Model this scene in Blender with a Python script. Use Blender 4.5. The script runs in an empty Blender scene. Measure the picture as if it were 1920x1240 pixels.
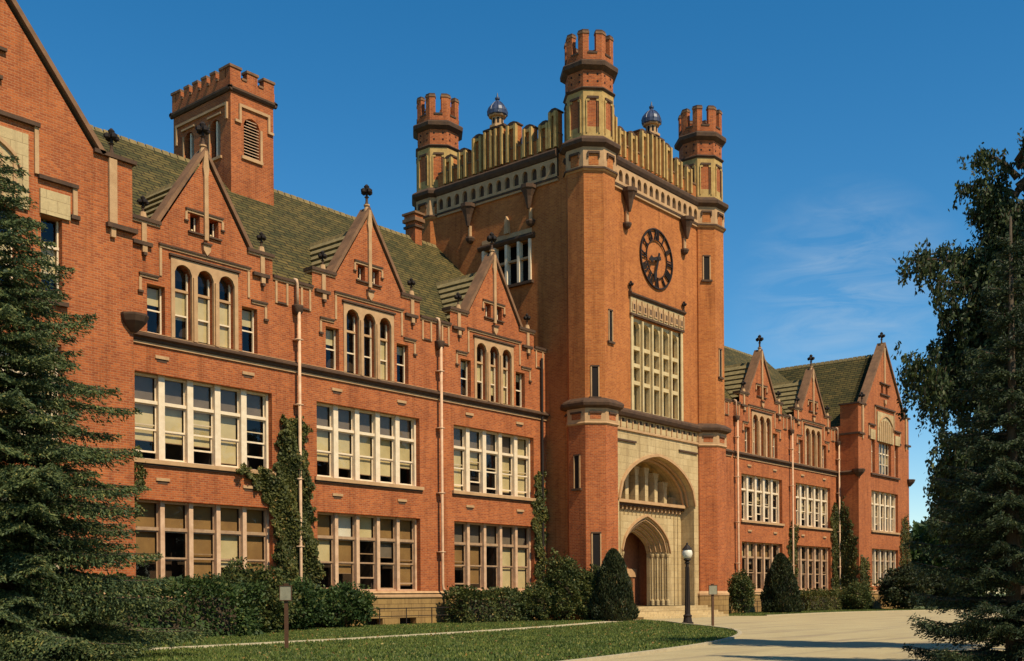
import bpy, bmesh, math, random
import numpy as np
from mathutils import Vector
from mathutils.geometry import delaunay_2d_cdt
R = math.radians
random.seed(7)
SC = bpy.context.scene
COL = SC.collection

# ------------------------------------------------------------------ camera
EYE = 1.33
FWD = 0.6925           # angle of the view axis from the facade direction (+X)
cam_d = bpy.data.cameras.new('camera'); cam = bpy.data.objects.new('camera', cam_d); COL.objects.link(cam)
cam_d.sensor_fit = 'HORIZONTAL'; cam_d.sensor_width = 36.0
cam_d.lens = 36.0*2058.84/1920
cam_d.shift_x = -5.0/1920; cam_d.shift_y = 497.8/1920
cam_d.clip_start = 0.3; cam_d.clip_end = 5000
cam.location = (0, 0, EYE)
cam.rotation_mode = 'XYZ'
from mathutils import Matrix
_m = Matrix.Rotation(FWD-math.pi/2, 4, 'Z') @ Matrix.Rotation(math.pi/2, 4, 'X') @ Matrix.Rotation(-0.0072, 4, 'Z')
cam.rotation_euler = _m.to_euler('XYZ')
SC.camera = cam

# ------------------------------------------------------------------ light
SUN_EL, SUN_DIR = R(50), (-0.125, -0.99)      # horizontal direction towards the sun
sd = bpy.data.lights.new('sun', 'SUN'); sd.energy = 5.0; sd.angle = R(0.5); sd.color = (1.0, 0.88, 0.66)
so = bpy.data.objects.new('sun', sd); COL.objects.link(so)
sv = Vector((SUN_DIR[0], SUN_DIR[1], 0)).normalized()*math.cos(SUN_EL)+Vector((0, 0, math.sin(SUN_EL)))
so.rotation_euler = sv.to_track_quat('Z', 'Y').to_euler(); so.location = (20, -20, 60)
W = bpy.data.worlds.new('World'); SC.world = W; W.use_nodes = True
nt = W.node_tree; nt.nodes.clear()
wo = nt.nodes.new('ShaderNodeOutputWorld'); bg = nt.nodes.new('ShaderNodeBackground')
sky = nt.nodes.new('ShaderNodeTexSky'); sky.sky_type = 'NISHITA'; sky.sun_disc = False
sky.sun_elevation = SUN_EL; sky.sun_rotation = math.atan2(SUN_DIR[0], SUN_DIR[1])
sky.air_density = 1.0; sky.dust_density = 0.0; sky.ozone_density = 1.5; sky.altitude = 800
bg.inputs[1].default_value = 0.08
tc = nt.nodes.new('ShaderNodeTexCoord')
mp = nt.nodes.new('ShaderNodeMapping'); mp.inputs['Scale'].default_value = (5, 6, 24.0); mp.inputs['Rotation'].default_value = (R(8), R(10), R(-12))
nz = nt.nodes.new('ShaderNodeTexNoise'); nz.inputs['Scale'].default_value = 2.0; nz.inputs['Detail'].default_value = 7; nz.inputs['Roughness'].default_value = .62; nz.inputs['Distortion'].default_value = .7
cr = nt.nodes.new('ShaderNodeValToRGB'); cr.color_ramp.elements[0].position = .38; cr.color_ramp.elements[1].position = .80
# cirrus only in a patch of the sky, low on the right
dt = nt.nodes.new('ShaderNodeVectorMath'); dt.operation = 'DISTANCE'
CDIR = Vector((0.8931, 0.3734, 0.2510)).normalized(); dt.inputs[1].default_value = CDIR*1.0
mr = nt.nodes.new('ShaderNodeMapRange'); mr.inputs[1].default_value = .10; mr.inputs[2].default_value = .01; mr.inputs[3].default_value = 0; mr.inputs[4].default_value = .55
mu = nt.nodes.new('ShaderNodeMath'); mu.operation = 'MULTIPLY'
mx = nt.nodes.new('ShaderNodeMix'); mx.data_type = 'RGBA'; mx.inputs[7].default_value = (6.2, 7.2, 7.9, 1)
L = nt.links.new
L(tc.outputs['Generated'], mp.inputs[0]); L(mp.outputs[0], nz.inputs[0]); L(nz.outputs[0], cr.inputs[0])
L(tc.outputs['Generated'], dt.inputs[0]); L(dt.outputs['Value'], mr.inputs[0])
L(cr.outputs[0], mu.inputs[0]); L(mr.outputs[0], mu.inputs[1]); L(mu.outputs[0], mx.inputs[0])
hs = nt.nodes.new('ShaderNodeHueSaturation'); hs.inputs['Saturation'].default_value = 1.4; hs.inputs['Hue'].default_value = .493; hs.inputs['Value'].default_value = 1.48
L(sky.outputs[0], hs.inputs['Color']); L(hs.outputs[0], mx.inputs[6]); L(mx.outputs[2], bg.inputs[0]); L(bg.outputs[0], wo.inputs[0])
SC.view_settings.view_transform = 'Standard'; SC.view_settings.look = 'None'
SC.view_settings.exposure = 0.2; SC.view_settings.gamma = 1

# ------------------------------------------------------------------ materials
MATS = {}
def newmat(name):
    m = bpy.data.materials.new(name); m.use_nodes = True; MATS[name] = m
    n = m.node_tree; b = n.nodes['Principled BSDF']; return m, n, b
def noise_mix(n, c1, c2, scale, detail=4, rough=.6, lo=.3, hi=.7, vec=None):
    t = n.nodes.new('ShaderNodeTexNoise'); t.inputs['Scale'].default_value = scale; t.inputs['Detail'].default_value = detail; t.inputs['Roughness'].default_value = rough
    if vec is None:
        g = n.nodes.new('ShaderNodeTexCoord'); vec = g.outputs['Object']
    n.links.new(vec, t.inputs[0])
    mrg = n.nodes.new('ShaderNodeMapRange'); mrg.inputs[1].default_value = lo; mrg.inputs[2].default_value = hi
    n.links.new(t.outputs[0], mrg.inputs[0])
    x = n.nodes.new('ShaderNodeMix'); x.data_type = 'RGBA'
    n.links.new(mrg.outputs[0], x.inputs[0])
    for i, c in ((6, c1), (7, c2)):
        if hasattr(c, 'node'): n.links.new(c, x.inputs[i])
        else: x.inputs[i].default_value = (*c, 1)
    return x.outputs[2], t.outputs[0]
def plain(name, c1, c2=None, scale=3, rough=.85, bump=0, spec=.3, metal=0):
    m, n, b = newmat(name)
    b.inputs['Roughness'].default_value = rough; b.inputs['Specular IOR Level'].default_value = spec; b.inputs['Metallic'].default_value = metal
    if c2 is None: c2 = tuple(v*.75 for v in c1)
    o, t = noise_mix(n, c1, c2, scale)
    n.links.new(o, b.inputs['Base Color'])
    if bump:
        bp = n.nodes.new('ShaderNodeBump'); bp.inputs['Strength'].default_value = bump; bp.inputs['Distance'].default_value = .02
        o2, t2 = noise_mix(n, (0, 0, 0), (1, 1, 1), scale*6)
        n.links.new(t2, bp.inputs['Height']); n.links.new(bp.outputs[0], b.inputs['Normal'])
    return m
def wallcoord(n):
    g = n.nodes.new('ShaderNodeNewGeometry')
    cz = n.nodes.new('ShaderNodeVectorMath'); cz.operation = 'CROSS_PRODUCT'; cz.inputs[1].default_value = (0, 0, 1)
    n.links.new(g.outputs['True Normal'], cz.inputs[0])
    nn = n.nodes.new('ShaderNodeVectorMath'); nn.operation = 'NORMALIZE'; n.links.new(cz.outputs[0], nn.inputs[0])
    d = n.nodes.new('ShaderNodeVectorMath'); d.operation = 'DOT_PRODUCT'
    n.links.new(nn.outputs[0], d.inputs[0]); n.links.new(g.outputs['Position'], d.inputs[1])
    s = n.nodes.new('ShaderNodeSeparateXYZ'); n.links.new(g.outputs['Position'], s.inputs[0])
    c = n.nodes.new('ShaderNodeCombineXYZ'); n.links.new(d.outputs['Value'], c.inputs[0]); n.links.new(s.outputs[2], c.inputs[1])
    return c.outputs[0], g.outputs['Position']
def bricks(name, c1, c2, mortar, bw=.24, bh=.085, ms=.012, blotch=(.5, .5, .5), bs=.12, rough=.9, stain=.35):
    m, n, b = newmat(name)
    v, pos = wallcoord(n)
    t = n.nodes.new('ShaderNodeTexBrick'); n.links.new(v, t.inputs[0])
    t.inputs['Scale'].default_value = 1; t.inputs['Brick Width'].default_value = bw; t.inputs['Row Height'].default_value = bh
    t.inputs['Mortar Size'].default_value = ms; t.inputs['Mortar Smooth'].default_value = .3; t.inputs['Bias'].default_value = 0
    t.inputs['Color1'].default_value = (*c1, 1); t.inputs['Color2'].default_value = (*c2, 1); t.inputs['Mortar'].default_value = (*mortar, 1)
    # large weathering patches and fine soot, fixed in the wall
    bl = n.nodes.new('ShaderNodeMix'); bl.data_type = 'RGBA'; bl.blend_type = 'MULTIPLY'
    o, _ = noise_mix(n, (1, 1, 1), blotch, bs*4, 6, .7, .35, .75, pos)
    bl.inputs[0].default_value = stain; n.links.new(t.outputs[0], bl.inputs[6]); n.links.new(o, bl.inputs[7])
    o2, _ = noise_mix(n, (1.08, 1.05, 1.0), (.80, .78, .76), 9, 3, .8, .3, .7, pos)
    b2 = n.nodes.new('ShaderNodeMix'); b2.data_type = 'RGBA'; b2.blend_type = 'MULTIPLY'; b2.inputs[0].default_value = .8
    n.links.new(bl.outputs[2], b2.inputs[6]); n.links.new(o2, b2.inputs[7])
    # rain streaks: noise stretched down the wall
    ms = n.nodes.new('ShaderNodeVectorMath'); ms.operation = 'MULTIPLY'; ms.inputs[1].default_value = (2.3, .16, 1); n.links.new(v, ms.inputs[0])
    o3, _ = noise_mix(n, (1, 1, 1), (.50, .45, .43), 1.0, 5, .7, .50, .72, ms.outputs[0])
    b3 = n.nodes.new('ShaderNodeMix'); b3.data_type = 'RGBA'; b3.blend_type = 'MULTIPLY'; b3.inputs[0].default_value = .75
    n.links.new(b2.outputs[2], b3.inputs[6]); n.links.new(o3, b3.inputs[7])
    n.links.new(b3.outputs[2], b.inputs['Base Color'])
    b.inputs['Roughness'].default_value = rough; b.inputs['Specular IOR Level'].default_value = .2
    bp = n.nodes.new('ShaderNodeBump'); bp.inputs['Strength'].default_value = .5; bp.inputs['Distance'].default_value = .01; bp.invert = True
    n.links.new(t.outputs['Fac'], bp.inputs['Height']); n.links.new(bp.outputs[0], b.inputs['Normal'])
    return m
bricks('brick', (.50, .138, .038), (.32, .080, .027), (.43, .20, .09), blotch=(.58, .46, .42), stain=.65)
bricks('tower_brick', (.53, .175, .042), (.38, .108, .028), (.46, .21, .08), blotch=(.62, .52, .42), stain=.55)
bricks('masonry', (.36, .22, .08), (.30, .18, .07), (.14, .08, .03), bw=.9, bh=.33, ms=.015, blotch=(.6, .6, .5))
bricks('stone', (.58, .44, .235), (.50, .37, .19), (.32, .22, .11), bw=.8, bh=.4, ms=.008, blotch=(.6, .55, .45), stain=.6)
plain('trim', (.50, .30, .145), (.38, .215, .10), 2.5, .85, .3)
plain('cream_stone', (.60, .46, .24), (.46, .33, .16), 3, .85, .3)
plain('yellow_stone', (.50, .325, .11), (.33, .19, .06), 3, .85, .3)
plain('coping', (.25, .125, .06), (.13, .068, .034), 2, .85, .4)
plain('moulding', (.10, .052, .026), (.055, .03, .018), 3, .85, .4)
plain('paint', (.78, .62, .42), (.66, .50, .32), 4, .55)
plain('pink_paint', (.66, .42, .25), (.46, .27, .15), 3, .65)
plain('sash_paint', (.42, .27, .15), (.3, .17, .09), 5, .6)
plain('iron', (.016, .011, .009), (.028, .017, .011), 6, .65, 0, .25)
plain('lead', (.02, .032, .075), (.05, .06, .10), 6, .45, 0, .5)
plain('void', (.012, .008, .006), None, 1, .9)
plain('interior', (.06, .035, .02), (.03, .02, .012), .8, .9)
plain('blind_cream', (.68, .56, .32), (.52, .41, .21), 1.1, .9)
plain('blind_grey', (.20, .155, .115), (.15, .115, .085), 1.5, .9)
plain('blind_reflect_tan', (.33, .19, .07), (.24, .13, .05), 1.5, .9)  # brown reflections of the lower panes put into the colour of these blinds
plain('blind_white', (.78, .72, .60), (.7, .62, .5), 1.5, .9)
plain('wood', (.16, .06, .022), (.09, .035, .015), 5, .5)
plain('porch_wall', (.34, .13, .05), (.22, .08, .035), 5, .8)
plain('bark', (.09, .06, .035), (.05, .035, .02), 6, .9, .5)
plain('opal', (.8, .74, .6), None, 3, .35)
plain('sign_grey', (.30, .27, .18), (.2, .18, .12), 6, .6)
plain('sign_post', (.10, .045, .02), None, 6, .7)
plain('kerb_stone', (.46, .38, .24), (.36, .29, .18), 5, .9, .3)
# glass: thin pane, see-through with a fresnel reflection
m, n, b = newmat('glass')
n.nodes.remove(b)
tr = n.nodes.new('ShaderNodeBsdfTransparent'); tr.inputs[0].default_value = (.86, .84, .78, 1)
gl = n.nodes.new('ShaderNodeBsdfGlossy'); gl.inputs['Roughness'].default_value = .03
g2 = n.nodes.new('ShaderNodeNewGeometry')
dd = n.nodes.new('ShaderNodeVectorMath'); dd.operation = 'DOT_PRODUCT'; n.links.new(g2.outputs['Normal'], dd.inputs[0]); n.links.new(g2.outputs['Incoming'], dd.inputs[1])
ab = n.nodes.new('ShaderNodeMath'); ab.operation = 'ABSOLUTE'; n.links.new(dd.outputs['Value'], ab.inputs[0])
om = n.nodes.new('ShaderNodeMath'); om.operation = 'SUBTRACT'; om.inputs[0].default_value = 1; n.links.new(ab.outputs[0], om.inputs[1])
pw = n.nodes.new('ShaderNodeMath'); pw.operation = 'POWER'; pw.inputs[1].default_value = 5; n.links.new(om.outputs[0], pw.inputs[0])
fr = n.nodes.new('ShaderNodeMapRange'); fr.inputs[3].default_value = .04; fr.inputs[4].default_value = 1; n.links.new(pw.outputs[0], fr.inputs[0])
wv = n.nodes.new('ShaderNodeTexNoise'); wv.inputs['Scale'].default_value = .9; n.links.new(g2.outputs['Position'], wv.inputs[0])
bp = n.nodes.new('ShaderNodeBump'); bp.inputs['Strength'].default_value = .12; bp.inputs['Distance'].default_value = .1
n.links.new(wv.outputs[0], bp.inputs['Height']); n.links.new(bp.outputs[0], gl.inputs['Normal'])
ms_ = n.nodes.new('ShaderNodeMixShader'); n.links.new(fr.outputs[0], ms_.inputs[0]); n.links.new(tr.outputs[0], ms_.inputs[1]); n.links.new(gl.outputs[0], ms_.inputs[2])
n.links.new(ms_.outputs[0], n.nodes['Material Output'].inputs[0])
# slates
def slates(name, c1, c2, gap, bw, bh):
    m, n, b = newmat(name)
    g = n.nodes.new('ShaderNodeNewGeometry')
    # coordinates in the roof plane: along the eaves, and up the slope (z)
    cz = n.nodes.new('ShaderNodeVectorMath'); cz.operation = 'CROSS_PRODUCT'; cz.inputs[1].default_value = (0, 0, 1)
    n.links.new(g.outputs['True Normal'], cz.inputs[0])
    nn = n.nodes.new('ShaderNodeVectorMath'); nn.operation = 'NORMALIZE'; n.links.new(cz.outputs[0], nn.inputs[0])
    d = n.nodes.new('ShaderNodeVectorMath'); d.operation = 'DOT_PRODUCT'; n.links.new(nn.outputs[0], d.inputs[0]); n.links.new(g.outputs['Position'], d.inputs[1])
    s = n.nodes.new('ShaderNodeSeparateXYZ'); n.links.new(g.outputs['Position'], s.inputs[0])
    c = n.nodes.new('ShaderNodeCombineXYZ'); n.links.new(d.outputs['Value'], c.inputs[0]); n.links.new(s.outputs[2], c.inputs[1])
    t = n.nodes.new('ShaderNodeTexBrick'); n.links.new(c.outputs[0], t.inputs[0])
    t.offset = .37; t.inputs['Scale'].default_value = 1; t.inputs['Brick Width'].default_value = bw; t.inputs['Row Height'].default_value = bh
    t.inputs['Mortar Size'].default_value = .032; t.inputs['Mortar Smooth'].default_value = .7
    t.inputs['Color1'].default_value = (*c1, 1); t.inputs['Color2'].default_value = (*c2, 1); t.inputs['Mortar'].default_value = (*gap, 1)
    o, _ = noise_mix(n, (1.15, 1.1, .9), (.42, .52, .42), .55, 6, .75, .38, .66, g.outputs['Position'])
    x = n.nodes.new('ShaderNodeMix'); x.data_type = 'RGBA'; x.blend_type = 'MULTIPLY'; x.inputs[0].default_value = .75
    n.links.new(t.outputs[0], x.inputs[6]); n.links.new(o, x.inputs[7])
    o2, _ = noise_mix(n, (1.2, 1.1, 1.0), (.6, .7, .6), 5, 3, .8, .3, .7, g.outputs['Position'])
    y = n.nodes.new('ShaderNodeMix'); y.data_type = 'RGBA'; y.blend_type = 'MULTIPLY'; y.inputs[0].default_value = .7
    n.links.new(x.outputs[2], y.inputs[6]); n.links.new(o2, y.inputs[7]); n.links.new(y.outputs[2], b.inputs['Base Color'])
    b.inputs['Roughness'].default_value = .85; b.inputs['Specular IOR Level'].default_value = .2
    bp = n.nodes.new('ShaderNodeBump'); bp.inputs['Strength'].default_value = .9; bp.inputs['Distance'].default_value = .03; bp.invert = True
    n.links.new(t.outputs['Fac'], bp.inputs['Height']); n.links.new(bp.outputs[0], b.inputs['Normal'])
slates('slate', (.130, .092, .031), (.064, .056, .020), (.014, .010, .006), .62, .20)
# foliage: every leaf its own tone, translucent
def foliage(name, c1, c2, c3=None, trans=.25):
    m, n, b = newmat(name)
    g = n.nodes.new('ShaderNodeNewGeometry')
    cr = n.nodes.new('ShaderNodeValToRGB'); n.links.new(g.outputs['Random Per Island'], cr.inputs[0])
    cr.color_ramp.elements[0].color = (*c1, 1); cr.color_ramp.elements[1].color = (*c2, 1)
    if c3:
        e = cr.color_ramp.elements.new(.9); e.color = (*c2, 1); cr.color_ramp.elements[-1].color = (*c3, 1)
    o, _ = noise_mix(n, (1.25, 1.2, 1.0), (.6, .7, .7), .9, 4, .6, .35, .65, g.outputs['Position'])
    x = n.nodes.new('ShaderNodeMix'); x.data_type = 'RGBA'; x.blend_type = 'MULTIPLY'; x.inputs[0].default_value = 1
    n.links.new(cr.outputs[0], x.inputs[6]); n.links.new(o, x.inputs[7]); n.links.new(x.outputs[2], b.inputs['Base Color'])
    b.inputs['Roughness'].default_value = .6; b.inputs['Specular IOR Level'].default_value = .25
    tl = n.nodes.new('ShaderNodeBsdfTranslucent'); n.links.new(x.outputs[2], tl.inputs[0])
    mm = n.nodes.new('ShaderNodeMixShader'); mm.inputs[0].default_value = trans
    n.links.new(b.outputs[0], mm.inputs[1]); n.links.new(tl.outputs[0], mm.inputs[2]); n.links.new(mm.outputs[0], n.nodes['Material Output'].inputs[0])
foliage('spruce_needles', (.025, .048, .020), (.12, .14, .05), (.28, .23, .075), .2)
foliage('dark_needles', (.012, .024, .011), (.042, .058, .022), (.10, .10, .04), .15)
foliage('birch_leaf', (.016, .03, .012), (.055, .072, .022), (.12, .12, .04), .25)
foliage('bush_leaf', (.028, .045, .014), (.11, .12, .034), (.26, .18, .055), .25)
foliage('hedge_leaf', (.018, .042, .012), (.06, .09, .022), (.14, .13, .035), .2)
foliage('ivy_leaf', (.038, .046, .012), (.12, .115, .028), (.26, .15, .045), .2)
foliage('conifer_leaf', (.016, .024, .011), (.048, .056, .02), (.13, .085, .035), .15)
foliage('grass_blade', (.07, .11, .022), (.17, .19, .045), (.34, .28, .09), .3)
foliage('dry_leaf', (.12, .06, .02), (.30, .17, .05), (.40, .30, .12), .1)
# ground
m, n, b = newmat('lawn')
o, _ = noise_mix(n, (.13, .14, .034), (.07, .10, .025), .35, 6, .7)
o2, t2 = noise_mix(n, o, (.13, .115, .04), 2.4, 5, .75, .5, .8)
n.links.new(o2, b.inputs['Base Color']); b.inputs['Roughness'].default_value = .95
bp = n.nodes.new('ShaderNodeBump'); bp.inputs['Strength'].default_value = .8; bp.inputs['Distance'].default_value = .05
_, t3 = noise_mix(n, (0, 0, 0), (1, 1, 1), 25, 4); n.links.new(t3, bp.inputs['Height']); n.links.new(bp.outputs[0], b.inputs['Normal'])
m, n, b = newmat('gravel')
o, _ = noise_mix(n, (.46, .37, .19), (.37, .285, .14), .5, 6, .7)
o2, _ = noise_mix(n, o, (.30, .22, .11), 14, 4, .8, .42, .8)
g_ = n.nodes.new('ShaderNodeTexCoord'); mpp = n.nodes.new('ShaderNodeMapping'); mpp.inputs['Rotation'].default_value = (0, 0, .62); mpp.inputs['Scale'].default_value = (.10, 1.5, 1); n.links.new(g_.outputs['Object'], mpp.inputs[0])
o2, _ = noise_mix(n, o2, (.27, .205, .115), 1.0, 5, .65, .52, .66, mpp.outputs[0])
o2, _ = noise_mix(n, o2, (.22, .19, .09), .9, 7, .8, .60, .72)
n.links.new(o2, b.inputs['Base Color']); b.inputs['Roughness'].default_value = .95
bp = n.nodes.new('ShaderNodeBump'); bp.inputs['Strength'].default_value = .5; bp.inputs['Distance'].default_value = .02
_, t3 = noise_mix(n, (0, 0, 0), (1, 1, 1), 40, 4); n.links.new(t3, bp.inputs['Height']); n.links.new(bp.outputs[0], b.inputs['Normal'])
plain('path_stone', (.50, .42, .26), (.42, .34, .2), 2, .9, .3)

# ------------------------------------------------------------------ builders
class Fr:
    """plane frame: u along, z up, w outwards"""
    def __init__(s, o, u, n): s.o = o; s.u = u; s.n = n
    def p(s, u, z, w=0): return (s.o[0]+s.u[0]*u+s.n[0]*w, s.o[1]+s.u[1]*u+s.n[1]*w, z)
def front(y): return Fr((0, y), (1, 0), (0, -1))
def leftf(x): return Fr((x, 0), (0, 1), (-1, 0))
def rightf(x): return Fr((x, 0), (0, 1), (1, 0))
def backf(y): return Fr((0, y), (1, 0), (0, 1))

class MB:
    def __init__(s): s.v = []; s.f = []; s.m = []; s.names = []
    def mi(s, n):
        if n not in s.names: s.names.append(n)
        return s.names.index(n)
    def add(s, vs, fs, mat):
        k = len(s.v); s.v += [tuple(p) for p in vs]; i = s.mi(mat)
        for f in fs: s.f.append([k+a for a in f]); s.m.append(i)
    def box(s, fr, u0, u1, z0, z1, w0, w1, mat):
        P = [fr.p(u, z, w) for w in (w0, w1) for z in (z0, z1) for u in (u0, u1)]
        s.add(P, [(0, 1, 3, 2), (4, 6, 7, 5), (0, 4, 5, 1), (2, 3, 7, 6), (0, 2, 6, 4), (1, 5, 7, 3)], mat)
    def prism(s, fr, pts, w0, w1, mat):
        n = len(pts); P = [fr.p(u, z, w0) for u, z in pts]+[fr.p(u, z, w1) for u, z in pts]
        F = [tuple(range(n))[::-1], tuple(range(n, 2*n))]+[(i, (i+1) % n, n+(i+1) % n, n+i) for i in range(n)]
        s.add(P, F, mat)
    def band(s, fr, u0, u1, prof, mat):
        """profile [(w,z)...] swept from u0 to u1"""
        n = len(prof); P = [fr.p(u0, z, w) for w, z in prof]+[fr.p(u1, z, w) for w, z in prof]
        F = [(i, (i+1) % n, n+(i+1) % n, n+i) for i in range(n)]+[tuple(range(n))[::-1], tuple(range(n, 2*n))]
        s.add(P, F, mat)
    def ring(s, cx, cy, prof, mat, n=8, rot=math.pi/8, caps=True):
        """regular n-gon frustums; prof [(z, inradius)...]"""
        k = 1/math.cos(math.pi/n); P = []; F = []
        for z, r in prof:
            for i in range(n):
                a = rot+2*math.pi*i/n; P.append((cx+r*k*math.cos(a), cy+r*k*math.sin(a), z))
        for j in range(len(prof)-1):
            for i in range(n):
                F.append((j*n+i, j*n+(i+1) % n, (j+1)*n+(i+1) % n, (j+1)*n+i))
        if caps: F.append(tuple(range(n))[::-1]); F.append(tuple(range((len(prof)-1)*n, len(prof)*n)))
        s.add(P, F, mat)
    def tube(s, pts, r, mat, n=8):
        pts = [Vector(p) for p in pts]; P = []; F = []
        rs = r if isinstance(r, (list, tuple)) else [r]*len(pts)
        for j, p in enumerate(pts):
            d = (pts[min(j+1, len(pts)-1)]-pts[max(j-1, 0)]).normalized()
            a = d.cross(Vector((0, 0, 1)));
            if a.length < .05: a = d.cross(Vector((1, 0, 0)))
            a.normalize(); b = d.cross(a)
            for i in range(n):
                t = 2*math.pi*i/n; P.append(p+(a*math.cos(t)+b*math.sin(t))*rs[j])
        for j in range(len(pts)-1):
            for i in range(n): F.append((j*n+i, j*n+(i+1) % n, (j+1)*n+(i+1) % n, (j+1)*n+i))
        F.append(tuple(range(n))[::-1]); F.append(tuple(range((len(pts)-1)*n, len(pts)*n)))
        s.add(P, F, mat)
    def wall(s, fr, outer, holes, mat, depth=.4, w=0, reveal=None, edge=0):
        """flat wall with holes cut through it, reveals going in by depth; edge = thickness shown at the outer outline"""
        vs = []; es = []
        def loop(pts):
            k = len(vs); vs.extend(Vector(p) for p in pts); n = len(pts)
            es.extend((k+i, k+(i+1) % n) for i in range(n))
        loop(outer)
        for h in holes: loop(h)
        V, E, F, *_ = delaunay_2d_cdt(vs, es, [], 0, 1e-5)
        def inside(p, poly):
            c = False; n = len(poly)
            for i in range(n):
                (x1, y1), (x2, y2) = poly[i], poly[(i+1) % n]
                if (y1 > p[1]) != (y2 > p[1]) and p[0] < (x2-x1)*(p[1]-y1)/(y2-y1)+x1: c = not c
            return c
        keep = []
        for f in F:
            c = sum((V[i] for i in f), Vector((0, 0)))/len(f)
            if inside(c, outer) and not any(inside(c, h) for h in holes): keep.append(tuple(f))
        s.add([fr.p(v.x, v.y, w) for v in V], keep, mat)
        for h in holes:
            n = len(h)
            s.add([fr.p(u, z, w) for u, z in h]+[fr.p(u, z, w-depth) for u, z in h], [(i, (i+1) % n, n+(i+1) % n, n+i) for i in range(n)], reveal or mat)
        if edge:
            n = len(outer)
            s.add([fr.p(u, z, w) for u, z in outer]+[fr.p(u, z, w-edge) for u, z in outer], [(i, (i+1) % n, n+(i+1) % n, n+i) for i in range(n)], mat)
            s.add([fr.p(v.x, v.y, w-edge) for v in V], keep, mat)
    def quad(s, a, b, c, d, mat): s.add([a, b, c, d], [(0, 1, 2, 3)], mat)
    def build(s, name, parent=None, smooth=False):
        o = origin(parent)
        me = bpy.data.meshes.new(name)
        me.from_pydata([(x-o[0], y-o[1], z-o[2]) for x, y, z in s.v], [], s.f)
        for nme in s.names: me.materials.append(MATS[nme])
        me.polygons.foreach_set('material_index', s.m)
        if smooth: me.polygons.foreach_set('use_smooth', [True]*len(s.f))
        me.update()
        ob = bpy.data.objects.new(name, me); COL.objects.link(ob); ob.parent = parent
        return ob
def origin(p):
    o = Vector((0, 0, 0))
    while p is not None: o += p.location; p = p.parent
    return o
def tag(o, label=None, cat=None, group=None, kind=None):
    if label: o['label'] = label
    if cat: o['category'] = cat
    if group: o['group'] = group
    if kind: o['kind'] = kind
    return o
def thing(name, loc, label, cat, group=None):
    o = bpy.data.objects.new(name, None); COL.objects.link(o); o.location = loc; o.empty_display_size = .5
    return tag(o, label, cat, group)
def rect(u0, u1, z0, z1): return [(u0, z0), (u1, z0), (u1, z1), (u0, z1)]
def arch(c, hw, zs, zp, z0, n=14, pt=.18):
    P = [(c-hw, z0), (c+hw, z0)]
    for i in range(n+1):
        t = 1-2*i/n; P.append((c+hw*t, zs+(zp-zs)*((1-pt)*math.sqrt(max(0, 1-t*t))+pt*(1-abs(t)))))
    return P

# ------------------------------------------------------------------ setting
def sheet(name, poly, z, mat, kind='structure', thick=0):
    mb = MB()
    vs = [Vector(p) for p in poly]; n = len(vs)
    V, E, F, *_ = delaunay_2d_cdt(vs, [(i, (i+1) % n) for i in range(n)], [], 1, 1e-5)
    mb.add([(v.x, v.y, z) for v in V], [tuple(f) for f in F], mat)
    o = mb.build(name); o['kind'] = kind; return o
sheet('ground', [(-900, -900), (1500, -900), (1500, 1500), (-900, 1500)], 0, 'lawn')
def smoothpoly(pts, k=6):
    out = []; n = len(pts)
    for i in range(n):
        p0, p1, p2, p3 = [Vector(pts[(i+j-1) % n]) for j in range(4)]
        for q in range(k):
            t = q/k
            out.append(tuple(.5*((2*p1)+(p2-p0)*t+(2*p0-5*p1+4*p2-p3)*t*t+(3*p1-p0-3*p2+p3)*t**3)))
    return out
DRIVE = smoothpoly([(50.6, 33.2), (59.6, 33.2), (61.4, 31.0), (66.5, 31.2), (75, 31.0), (86, 27.5), (97, 18), (90, -5), (60, -12), (20, -8), (4, 0), (0, 9), (7, 12.5), (15, 12.6), (24, 14.2), (30.5, 16.4), (35.6, 19.2), (39.4, 22.4), (42.6, 25.6), (46.0, 28.6), (48.6, 31.4)])
sheet('drive', DRIVE, .006, 'gravel')
pathc = [(4, 24.5), (14, 25.3), (24, 26.2), (31, 27.3), (38, 29.0), (44, 30.9), (49.6, 32.6)]
mb = MB()
for (x0, y0), (x1, y1) in zip(pathc[:-1], pathc[1:]):
    mb.quad((x0, y0-.65, .012), (x1, y1-.65, .012), (x1, y1+.65, .012), (x0, y0+.65, .012), 'path_stone')
mb.build('path')['kind'] = 'structure'
mb = MB()
for (x0, y0), (x1, y1) in zip(DRIVE, DRIVE[1:]+DRIVE[:1]):
    if y0 > 11.5 and x0 < 45 and y0 < 29.5 or (y0 > 26 and x0 > 61):
        d = Vector((x1-x0, y1-y0)).normalized(); nx, ny = -d.y*.07, d.x*.07
        P = [(x0-nx, y0-ny, 0), (x1-nx, y1-ny, 0), (x1+nx, y1+ny, 0), (x0+nx, y0+ny, 0)]
        mb.add(P+[(a, b_, .07) for a, b_, c in P], [(4, 5, 6, 7), (0, 1, 5, 4), (2, 3, 7, 6), (1, 2, 6, 5), (3, 0, 4, 7)], 'kerb_stone')
mb.build('kerb')['kind'] = 'structure'

# ------------------------------------------------------------------ the college building
HALL = thing('college_building', (54.6, 37.5, 0), 'red brick collegiate gothic hall with a clock tower, gables and slate roofs behind the lawn', 'building')
YF = 37.5; F0 = front(YF); P = 8.85
BAYS = [22.80, 31.65, 40.50, 61.50, 70.62, 79.40]
ZW = (1.62, 5.12, 6.65, 9.97)

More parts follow.
